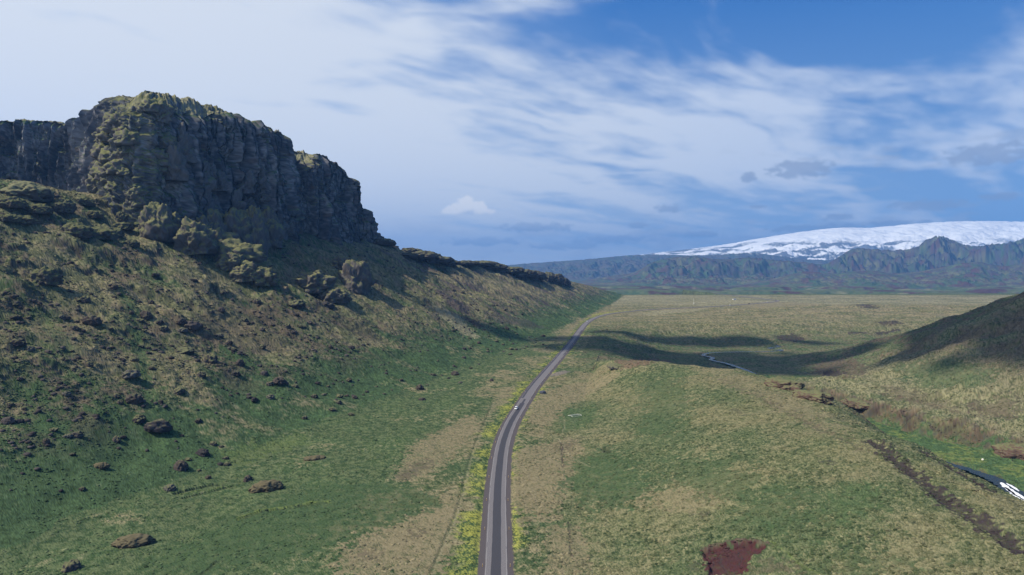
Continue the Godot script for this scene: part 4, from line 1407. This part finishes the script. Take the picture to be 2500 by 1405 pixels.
func build_rocks() -> void:
	var nth := ["first", "second", "third", "fourth", "fifth", "sixth", "seventh", "eighth", "ninth", "tenth", "eleventh", "twelfth", "thirteenth", "fourteenth", "fifteenth"]
	var crag := {"moss": 0.98, "green": Color(0.130, 0.130, 0.062), "wild": 0.62, "detail": 2.2, "rock": Color(0.088, 0.082, 0.080)}
	var c := 0
	for q in [[388, 548, 60, 100, 26], [418, 552, 42, 64, 26], [441, 530, 36, 92, 28], [476, 598, 64, 92, 18], [500, 568, 38, 76, 26], [528, 564, 40, 108, 28], [575, 574, 62, 110, 30], [622, 600, 44, 140, 28], [655, 566, 46, 100, 26]]:
		outcrop(q[0], q[1], q[2] * 1.15, q[3] * 0.85, "%s mossy rock pinnacle at the tall cliff's foot, counted from its knobbly corner" % nth[c], crag.merged({"nearer": float(q[4]), "deep": 1.2, "lean": 0.1, "group": "mossy pinnacles at the foot of the tall cliff"}))
		c += 1
	var ridge := crag.merged({"turn": -0.5, "deep": 1.3})
	outcrop(525, 618, 74, 62, "mossy crag at the upper end of the rock spur", ridge)
	outcrop(578, 645, 84, 62, "broad mossy crag in the middle of the rock spur", ridge)
	outcrop(618, 662, 60, 46, "small mossy crag near the lower end of the rock spur", ridge)
	outcrop(565, 655, 60, 40, "low crag under the broad crag of the rock spur", crag)
	outcrop(640, 692, 58, 40, "crumbling crag that ends the rock spur", crag)
	outcrop(598, 682, 64, 42, "craggy knob just above the end of the rock spur", crag)
	var dark := crag.merged({"moss": 0.75}, true)
	outcrop(868, 708, 62, 82, "tall dark crag standing alone on the slope beyond the spur", dark)
	outcrop(765, 708, 84, 46, "broken crag on the brow of the slope below the spur", dark)
	outcrop(815, 735, 60, 34, "low rocks on the brow below the broken crag", dark)
	outcrop(838, 655, 40, 30, "small rock above the tall lone crag on the slope", dark)
	var knoll := {"moss": 0.95, "rock": Color(0.070, 0.063, 0.060), "green": Color(0.095, 0.100, 0.048), "wild": 0.48, "detail": 1.1, "group": "dark mossy knolls high on the slope"}
	outcrop(66, 486, 92, 44, "pale grass-topped knoll on the shoulder left of the cliff", knoll.merged({"green": Color(0.15, 0.15, 0.085), "moss": 1.1, "group": ""}, true))
	for q in [[152, 516, 46, 34], [184, 577, 62, 36], [242, 582, 66, 28], [297, 542, 26, 26], [112, 690, 56, 40], [328, 524, 24, 18], [95, 520, 50, 24], [60, 545, 44, 20], [230, 530, 34, 18], [205, 500, 40, 20], [280, 575, 34, 20], [30, 505, 50, 26], [320, 600, 30, 16], [300, 560, 40, 18], [20, 540, 44, 18]]:
		outcrop(q[0], q[1], q[2], q[3], "dark mossy rock knoll high on the slope below the cliff", knoll)
	# crags along the far ridge
	var far := {"moss": 0.42, "rock": Color(0.058, 0.052, 0.050), "green": TINT.olive, "wild": 0.6, "detail": 1.6, "group": "dark crags along the far ridge", "deep": 2.6, "turn": -0.28}
	c = 0
	for q in [[940, 597, 30, 16], [968, 605, 46, 18], [1005, 619, 30, 14], [1030, 631, 56, 18], [1068, 641, 56, 17], [1095, 646, 36, 12], [1140, 647, 40, 11], [1180, 649, 50, 12], [1212, 657, 40, 14], [1246, 665, 50, 16], [1285, 675, 40, 18], [1312, 681, 32, 20], [1338, 686, 32, 23], [1360, 691, 28, 23], [1378, 695, 24, 18]]:
		outcrop(q[0], q[1], q[2], q[3], "%s dark crag along the far ridge, counted from the cliff" % nth[c], far)
		c += 1
	var rusty := {"moss": 0.70, "rock": Color(0.098, 0.068, 0.056), "green": TINT.olive, "wild": 0.6, "detail": 2.2, "deep": 1.8, "turn": 0.4}
	outcrop(2490, 1116, 52, 34, "red-brown rock face beside the bright grass of the gorge floor", rusty)
	outcrop(1985, 977, 52, 24, "rust-coloured rock face on the far bank, above the dark gap of the gorge", rusty)
	outcrop(1915, 944, 52, 20, "pinkish rock band on the far bank where the gorge opens out", rusty)
	outcrop(2095, 992, 44, 18, "rust-coloured rock face on the far bank beside the green patch", rusty)
	outcrop(1505, 898, 30, 10, "grey rock ledge at the brow of the grassy mound", rusty.merged({"rock": Color(0.10, 0.095, 0.09)}, true))
	# boulders: a few shapes, shared
	var shapes := []
	for k in 8:
		var size := Vector3(1.0, [0.72, 0.9, 0.6, 0.8, 1.0, 0.66, 0.85, 0.7][k], [0.85, 0.9, 0.7, 1.0, 0.8, 0.95, 0.75, 0.9][k])
		shapes.append(stone_mesh(3, size, 200 + k * 13, 0.62, [Color(0.044, 0.040, 0.041), Color(0.066, 0.058, 0.055), Color(0.036, 0.033, 0.034), Color(0.086, 0.081, 0.078), Color(0.058, 0.049, 0.045)][k % 5], [0.40, 0.7, 0.2, 0.55][k % 4], TINT.olive, 1.5))
	var br := RandomNumberGenerator.new()
	br.seed = 21
	var set_down := func(px: float, py: float, wpx: float, label: String, group: String, shape := -1):
		var g := hit(px, py)
		var w: float = wpx * g.z / FOCAL * 0.5
		var o := put("boulder", shapes[br.randi() % 8 if shape < 0 else shape], M.rock)
		o.position = w3(g.x, g.y + w * br.randf_range(0.06, 0.24), g.z)
		o.rotation = Vector3(br.randf_range(-0.2, 0.2), br.randf() * TAU, br.randf_range(-0.2, 0.2))
		o.scale = Vector3(w * br.randf_range(0.85, 1.15), w * br.randf_range(0.7, 1.1), w * br.randf_range(0.85, 1.15))
		tag(o, label, "boulder", group)
	set_down.call(385, 1050, 46, "largest dark boulder, at the lower end of the green runnel", "", 0)
	set_down.call(356, 775, 26, "pointed reddish boulder beside the top of the green runnel", "", 4)
	set_down.call(173, 1390, 36, "lone grey boulder in the smooth meadow below the brown mound", "", 1)
	set_down.call(319, 922, 36, "rounded grey boulder resting in the green runnel", "", 3)
	set_down.call(326, 980, 28, "leaning dark boulder with a smaller one at its side", "", 4)
	set_down.call(340, 1028, 28, "square dark boulder just above the largest boulder", "", 7)
	var slope := "dark boulder half sunk in the mossy slope below the cliff"
	for q in [[223, 788, 32], [472, 800, 30], [443, 790, 20], [446, 810, 18], [594, 786, 27], [40, 843, 32], [38, 780, 26], [448, 862, 34], [437, 958, 22], [346, 981, 16], [484, 1031, 17], [682, 936, 28], [659, 940, 17], [720, 945, 15], [621, 980, 21], [608, 972, 13], [659, 972, 17], [767, 971, 15], [828, 971, 15], [866, 973, 13], [284, 969, 15], [293, 985, 15], [328, 881, 15], [207, 736, 22], [490, 920, 22], [576, 916, 21], [645, 915, 17], [798, 750, 26], [724, 748, 30], [857, 852, 16], [774, 938, 15], [743, 1023, 12], [515, 884, 30], [130, 1052, 17], [187, 1066, 26], [165, 1068, 16], [18, 1034, 24], [47, 1031, 19], [112, 1082, 17], [284, 1078, 19], [300, 1070, 14], [390, 790, 18], [398, 806, 20], [540, 760, 18], [700, 800, 18], [640, 850, 16], [560, 840, 18]]:
		set_down.call(float(q[0]), float(q[1]), float(q[2]), slope, "boulders on the mossy slope")
	var meadow := "small dark boulder lying in the green meadow between slope and road"
	for q in [[1025, 951, 17], [827, 985, 13], [1030, 977, 15], [857, 1014, 13], [1111, 916, 19], [811, 1002, 14], [1200, 931, 9], [1124, 936, 9], [1057, 917, 13], [852, 931, 15], [495, 1110, 30], [459, 1124, 13], [441, 1145, 30], [537, 1135, 15], [553, 1136, 16], [551, 1121, 13], [605, 1174, 20], [176, 1112, 13], [358, 1102, 9], [414, 1196, 20], [508, 1169, 13], [485, 1150, 10], [520, 1086, 14], [540, 1092, 10], [148, 1200, 12], [200, 1196, 13], [1095, 925, 8], [1015, 905, 9], [1150, 900, 8], [980, 930, 10]]:
		set_down.call(float(q[0]), float(q[1]), float(q[2]), meadow, "boulders in the meadow")
	# many small ones, where the photograph shows them thick
	var strew := func(zone: Array, count: int, lo: float, hi: float, label: String, group: String):
		var poly := PackedVector2Array()
		var a := Vector2(1e9, 1e9)
		var b := -a
		for q in zone:
			poly.append(Vector2(q[0], q[1]))
			a = a.min(poly[-1])
			b = b.max(poly[-1])
		var got := 0
		while got < count:
			var q := Vector2(br.randf_range(a.x, b.x), br.randf_range(a.y, b.y))
			if Geometry2D.is_point_in_polygon(q, poly):
				got += 1
				var s: float = lerpf(lo, hi, pow(br.randf(), 2.6))
				set_down.call(q.x, q.y, s, label, group)
	strew.call([[10, 700], [300, 640], [520, 700], [740, 740], [900, 850], [880, 960], [600, 960], [300, 900], [10, 1080]], 110, 6.0, 18.0, slope, "boulders on the mossy slope")
	strew.call([[1080, 780], [1180, 780], [1340, 820], [1350, 850], [1230, 870], [1100, 850]], 75, 4.0, 11.0, "dark boulder in the rockfall below the pale talus streak", "boulders of the rockfall near the road")
	strew.call([[650, 960], [880, 900], [1100, 860], [1200, 890], [900, 1000]], 30, 5.0, 10.0, meadow, "boulders in the meadow")
	strew.call([[960, 640], [1060, 690], [1280, 770], [1200, 760], [1040, 720]], 18, 4.0, 9.0, "dark boulder strewn below the crags of the far ridge", "boulders below the far ridge")
	# grass-grown mounds in the meadow
	var mound := func(px: float, py: float, wpx: float, hpx: float, turn: float, label: String):
		outcrop(px, py, wpx, hpx, label, {"called": "grassy_mound", "category": "mound", "rock": Color(0.045, 0.038, 0.032), "green": Color(0.105, 0.092, 0.056), "moss": 1.12, "wild": 0.38, "deep": 0.55, "turn": turn, "detail": 1.6})
	mound.call(326, 1330, 84, 26, 0.35, "large brown grass-topped mound in the lower meadow")
	mound.call(650, 1197, 72, 26, 0.45, "long brown mound with a dark undercut side, beside the turf ruin")
	mound.call(766, 1122, 48, 10, 0.35, "low tan mound alone in the green meadow")
	mound.call(246, 1142, 34, 14, 0.3, "small dark-sided mound left of the turf ruin")

# ------------------------------------------------------------------ small things
func add_box(st: SurfaceTool, at: Vector3, size: Vector3, turn := Basis.IDENTITY) -> void:
	var b := BoxMesh.new()
	b.size = size
	st.append_from(b, 0, Transform3D(turn, at))

func bar(st: SurfaceTool, a: Vector3, b: Vector3, r: float) -> void:
	var m := CylinderMesh.new()
	m.top_radius = r
	m.bottom_radius = r
	m.height = a.distance_to(b)
	m.radial_segments = 8
	m.rings = 1
	var up := (b - a).normalized()
	var side := up.cross(Vector3(0.3, 0.2, 0.93)).normalized()
	st.append_from(m, 0, Transform3D(Basis(side, up, side.cross(up)), (a + b) * 0.5))

func tool() -> SurfaceTool:
	var st := SurfaceTool.new()
	st.begin(Mesh.PRIMITIVE_TRIANGLES)
	return st

# a body lofted through cross-sections along z: each [z, half width, bottom, top]
func loft(sections: Array, round_off: float) -> ArrayMesh:
	var st := tool()
	var rings := []
	for s in sections:
		var w: float = s[1]
		var y0: float = s[2]
		var y1: float = s[3]
		var r := minf(round_off, minf(w, (y1 - y0) * 0.5) * 0.8)
		var ring := PackedVector3Array()
		for q in [[-w + r, y0], [w - r, y0], [w, y0 + r], [w, y1 - r], [w - r, y1], [-w + r, y1], [-w, y1 - r], [-w, y0 + r]]:
			ring.append(Vector3(q[0], q[1], s[0]))
		rings.append(ring)
	for i in rings.size() - 1:
		for k in 8:
			var a: Vector3 = rings[i][k]
			var b: Vector3 = rings[i][(k + 1) % 8]
			var c: Vector3 = rings[i + 1][(k + 1) % 8]
			var d: Vector3 = rings[i + 1][k]
			for q in [a, b, c, a, c, d]:
				st.add_vertex(q)
	for e in [0, rings.size() - 1]:
		var ring: PackedVector3Array = rings[e]
		for k in range(1, 7):
			for q in ([ring[0], ring[k + 1], ring[k]] if e == 0 else [ring[0], ring[k], ring[k + 1]]):
				st.add_vertex(q)
	st.generate_normals()
	return st.commit()

func make_car(label: String, paint: Material) -> Node3D:
	var t := base("car", Vector3.ZERO)
	tag(t, label, "car")
	put("body", loft([[-2.25, 0.78, 0.42, 0.78], [-2.15, 0.86, 0.32, 0.92], [-1.2, 0.93, 0.28, 1.02], [0.9, 0.93, 0.28, 1.06], [2.0, 0.90, 0.30, 1.04], [2.25, 0.82, 0.40, 0.90]], 0.14), paint, t)
	put("window_band", loft([[-1.35, 0.80, 1.00, 1.06], [-0.55, 0.76, 1.00, 1.50], [1.45, 0.75, 1.00, 1.50], [2.12, 0.74, 1.00, 1.08]], 0.10), M.pane, t)
	put("roof", loft([[-0.62, 0.70, 1.46, 1.56], [-0.3, 0.74, 1.47, 1.63], [1.3, 0.73, 1.47, 1.63], [1.6, 0.68, 1.42, 1.54]], 0.07), paint, t)
	for s in [-1.0, 1.0]:
		for z in [-1.38, 1.36]:
			var st := tool()
			bar(st, Vector3(s * 0.72, 0.34, z), Vector3(s * 0.95, 0.34, z), 0.34)
			var w := put("wheel", st.commit(), M.tyre, t)
			var rim := tool()
			bar(rim, Vector3(s * 0.94, 0.34, z), Vector3(s * 0.965, 0.34, z), 0.2)
			put("rim", rim.commit(), M.metal, w)
		var hl := tool()
		add_box(hl, Vector3(s * 0.62, 0.76, -2.2), Vector3(0.34, 0.14, 0.12))
		put("headlight", hl.commit(), M.lamp, t)
		var tl := tool()
		add_box(tl, Vector3(s * 0.72, 0.84, 2.2), Vector3(0.18, 0.22, 0.10))
		put("tail_light", tl.commit(), M.red_lamp, t)
		var mi := tool()
		add_box(mi, Vector3(s * 1.0, 1.08, -0.85), Vector3(0.2, 0.15, 0.12))
		put("side_mirror", mi.commit(), paint, t)
	return t

func on_road(o: Node3D, d: float, offset: float, towards_us: bool) -> void:
	var t := Vector2(lin_road(d + 3.0) - lin_road(d - 3.0), 6.0).normalized()
	o.position = w3(lin_road(d) + t.y * offset, 0.36, d - t.x * offset)
	o.rotation.y = -atan2(t.x, t.y) + (PI if towards_us else 0.0)

func build_small_things() -> void:
	M.white = flat(Color(0.74, 0.75, 0.76), 0.35)
	M.white.metallic_specular = 0.5
	M.dark_paint = flat(Color(0.03, 0.03, 0.035), 0.35)
	M.pane = flat(Color(0.012, 0.014, 0.017), 0.12)
	M.tyre = flat(Color(0.02, 0.02, 0.02), 0.9)
	M.metal = flat(Color(0.45, 0.45, 0.46), 0.4, 0.6)
	M.lamp = flat(Color(0.7, 0.7, 0.68), 0.2)
	M.red_lamp = flat(Color(0.35, 0.02, 0.02), 0.3)
	M.amber = flat(Color(0.62, 0.36, 0.03), 0.6)
	M.reflector = flat(Color(0.80, 0.80, 0.76), 0.3)
	M.bone = flat(Color(0.66, 0.66, 0.60), 0.6)
	# cars
	var d_car := on_level(1263, 1000, 0.36).y
	on_road(make_car("white car driving towards the bend on the dark sealed part of the road", M.white), d_car, -1.65, true)
	on_road(make_car("white car far off where the road starts to bend right", M.white), on_level(1440, 786, 0.36).y, -1.5, true)
	on_road(make_car("pale car on the distant stretch of road across the plain", M.white), 1700.0, 1.5, false)
	on_road(make_car("dark car following the pale car across the distant plain", M.dark_paint), 1770.0, 1.5, false)
	on_road(make_car("white car leading the others on the farthest stretch of road", M.white), 1860.0, -1.5, true)
	# roadside marker posts
	var proto: Node3D = null
	for side in [-1, 1]:
		var d := 200.0
		while d < 860.0:
			if side == 1 and (d > 300.0 and d < 390.0):
				d += 29.0
				continue
			var p: Node3D
			if proto == null:
				proto = base("marker_post", Vector3.ZERO)
				var st := tool()
				add_box(st, Vector3(0, 0.55, 0), Vector3(0.11, 1.1, 0.05))
				put("post", st.commit(), M.amber, proto)
				st = tool()
				add_box(st, Vector3(0, 0.92, 0.028), Vector3(0.09, 0.16, 0.012))
				put("reflector", st.commit(), M.reflector, proto)
				p = proto
			else:
				p = proto.duplicate()
				p.name = numbered("marker_post")
				add_child(p)
			tag(p, "thin yellow marker post on the %s of the road" % ("shoulder on the mountain side" if side < 0 else "shoulder on the river side"), "marker post", "marker posts along the road's %s side" % ("mountain" if side < 0 else "river"))
			on_road(p, d, side * 4.1, false)
			p.position.y = 0.08
			p.rotation.z = 0.05 * sin(d)
			d += 29.0
	# a toppled football goal
	var g := hit(1404, 1016)
	var goal := base("football_goal", w3(g.x, g.y + 0.10, g.z), 0.62)
	tag(goal, "toppled white football goal frame on the grass beside the mound", "football goal")
	var part := func(called: String, a: Vector3, b: Vector3):
		var st := tool()
		bar(st, a, b, 0.085)
		put(called, st.commit(), M.bone, goal)
	part.call("crossbar", Vector3(-3.66, 0.15, -2.3), Vector3(3.66, 0.15, -2.3))
	part.call("post", Vector3(-3.66, 0.15, -2.3), Vector3(-3.66, 0.5, 0.2))
	part.call("post", Vector3(3.66, 0.15, -2.3), Vector3(3.66, 0.5, 0.2))
	part.call("ground_bar", Vector3(-3.66, 0.5, 0.2), Vector3(3.66, 0.5, 0.2))
	part.call("rear_bar", Vector3(-3.66, 0.08, 1.9), Vector3(3.66, 0.08, 1.9))
	part.call("side_bar", Vector3(-3.66, 0.5, 0.2), Vector3(-3.66, 0.08, 1.9))
	part.call("side_bar", Vector3(3.66, 0.5, 0.2), Vector3(3.66, 0.08, 1.9))
	# heap of dark gravel by the road
	outcrop(1325, 961, 15, 8, "low heap of dark blue-grey gravel beside the road", {"called": "gravel_heap", "category": "gravel heap", "rock": Color(0.060, 0.066, 0.085), "moss": -1.0, "wild": 0.35, "level": 3})
	# pale stones on the gorge floor
	outcrop(2400, 1124, 5, 4, "small pale stone on the bright grass of the gorge floor", {"called": "pale_stone", "category": "stone", "rock": Color(0.55, 0.54, 0.50), "moss": -1.0, "wild": 0.4, "level": 2})
	outcrop(2452, 1176, 4, 4, "small pale stone at the edge of the river", {"called": "pale_stone", "category": "stone", "rock": Color(0.55, 0.54, 0.50), "moss": -1.0, "wild": 0.4, "level": 2})
	# a mast and a hut far out on the plain
	var q := hit(1694, 742)
	var mast := base("mast", w3(q.x, q.y, q.z))
	tag(mast, "thin white mast standing far out on the plain", "mast")
	var ms := tool()
	bar(ms, Vector3.ZERO, Vector3(0, 14.0, 0), 0.22)
	put("pole", ms.commit(), M.bone, mast)
	ms = tool()
	add_box(ms, Vector3(0, 1.2, 0), Vector3(2.6, 2.4, 2.2))
	put("cabinet", ms.commit(), M.bone, mast)
	q = hit(1793, 733)
	var hut := base("hut", w3(q.x, q.y, q.z), 0.3)
	tag(hut, "small white hut with a grey pitched roof on the distant plain", "hut")
	ms = tool()
	add_box(ms, Vector3(0, 1.5, 0), Vector3(9.0, 3.0, 5.0))
	put("wall", ms.commit(), M.bone, hut)
	var roof := PrismMesh.new()
	roof.size = Vector3(5.8, 1.8, 9.6)
	var rf := put("roof", roof, flat(Color(0.2, 0.2, 0.21)), hut)
	rf.position = Vector3(0, 3.9, 0)
	rf.rotation.y = PI / 2.0

# clouds out of the picture whose shadows lie on the basin and on the right-hand hill
func cloud(centre: Vector3, half: Vector3, count: int, sd: int, label: String, skew := 0.0) -> void:
	var r := RandomNumberGenerator.new()
	r.seed = sd
	var src := ico(2)
	var unit: PackedVector3Array = src[0]
	var idx: PackedInt32Array = flip(src[1])
	var puff := noise(1.3, sd, 3)
	var v := PackedVector3Array()
	var n := PackedVector3Array()
	var f := PackedInt32Array()
	for k in count:
		var a := r.randf() * TAU
		var m := pow(r.randf(), 0.6)
		var at := Vector3(cos(a) * m * half.x, 0.0, sin(a) * m * half.z)
		at.x += at.z * skew
		var w := noise_keep(at, sd)
		if w < m - 0.55:
			continue
		at.y = r.randf() * half.y * (1.0 - m * m)
		var size := lerpf(28.0, 11.0, m) * r.randf_range(0.6, 1.3)
		var o := v.size()
		for q in unit:
			v.append(at + Vector3(q.x, q.y * 0.7, q.z) * size * (1.0 + 0.4 * puff.get_noise_3dv(q * 1.5 + at)))
			n.append(q)
		for i in idx:
			f.append(o + i)
	var o := put("cloud", mesh_of(v, n, PackedColorArray(), f), M.cloud)
	o.position = centre
	tag(o, label, "", "", "structure")

func noise_keep(at: Vector3, sd: int) -> float:
	return n_big.get_noise_2d(at.x * 0.9 + sd * 50.0, at.z * 0.9)

func build_clouds(to_sun: Vector3) -> void:
	M.cloud = flat(Color(0.9, 0.9, 0.9), 1.0)
	var high := 2300.0
	var over := func(x: float, h: float, d: float) -> Vector3:
		return w3(x, h, d) + to_sun * ((high - h) / to_sun.y)
	cloud(over.call(215.0, -15.0, 800.0), Vector3(270.0, 30.0, 115.0), 620, 5, "ragged white cloud overhead whose shadow darkens the river basin", 0.7)
	cloud(over.call(270.0, -5.0, 985.0), Vector3(190.0, 24.0, 46.0), 230, 8, "thin white cloud overhead shading the slope behind the river basin", 0.7)
	cloud(over.call(440.0, 35.0, 620.0), Vector3(165.0, 30.0, 250.0), 330, 13, "white cloud overhead whose shadow lies on the right-hand hill")
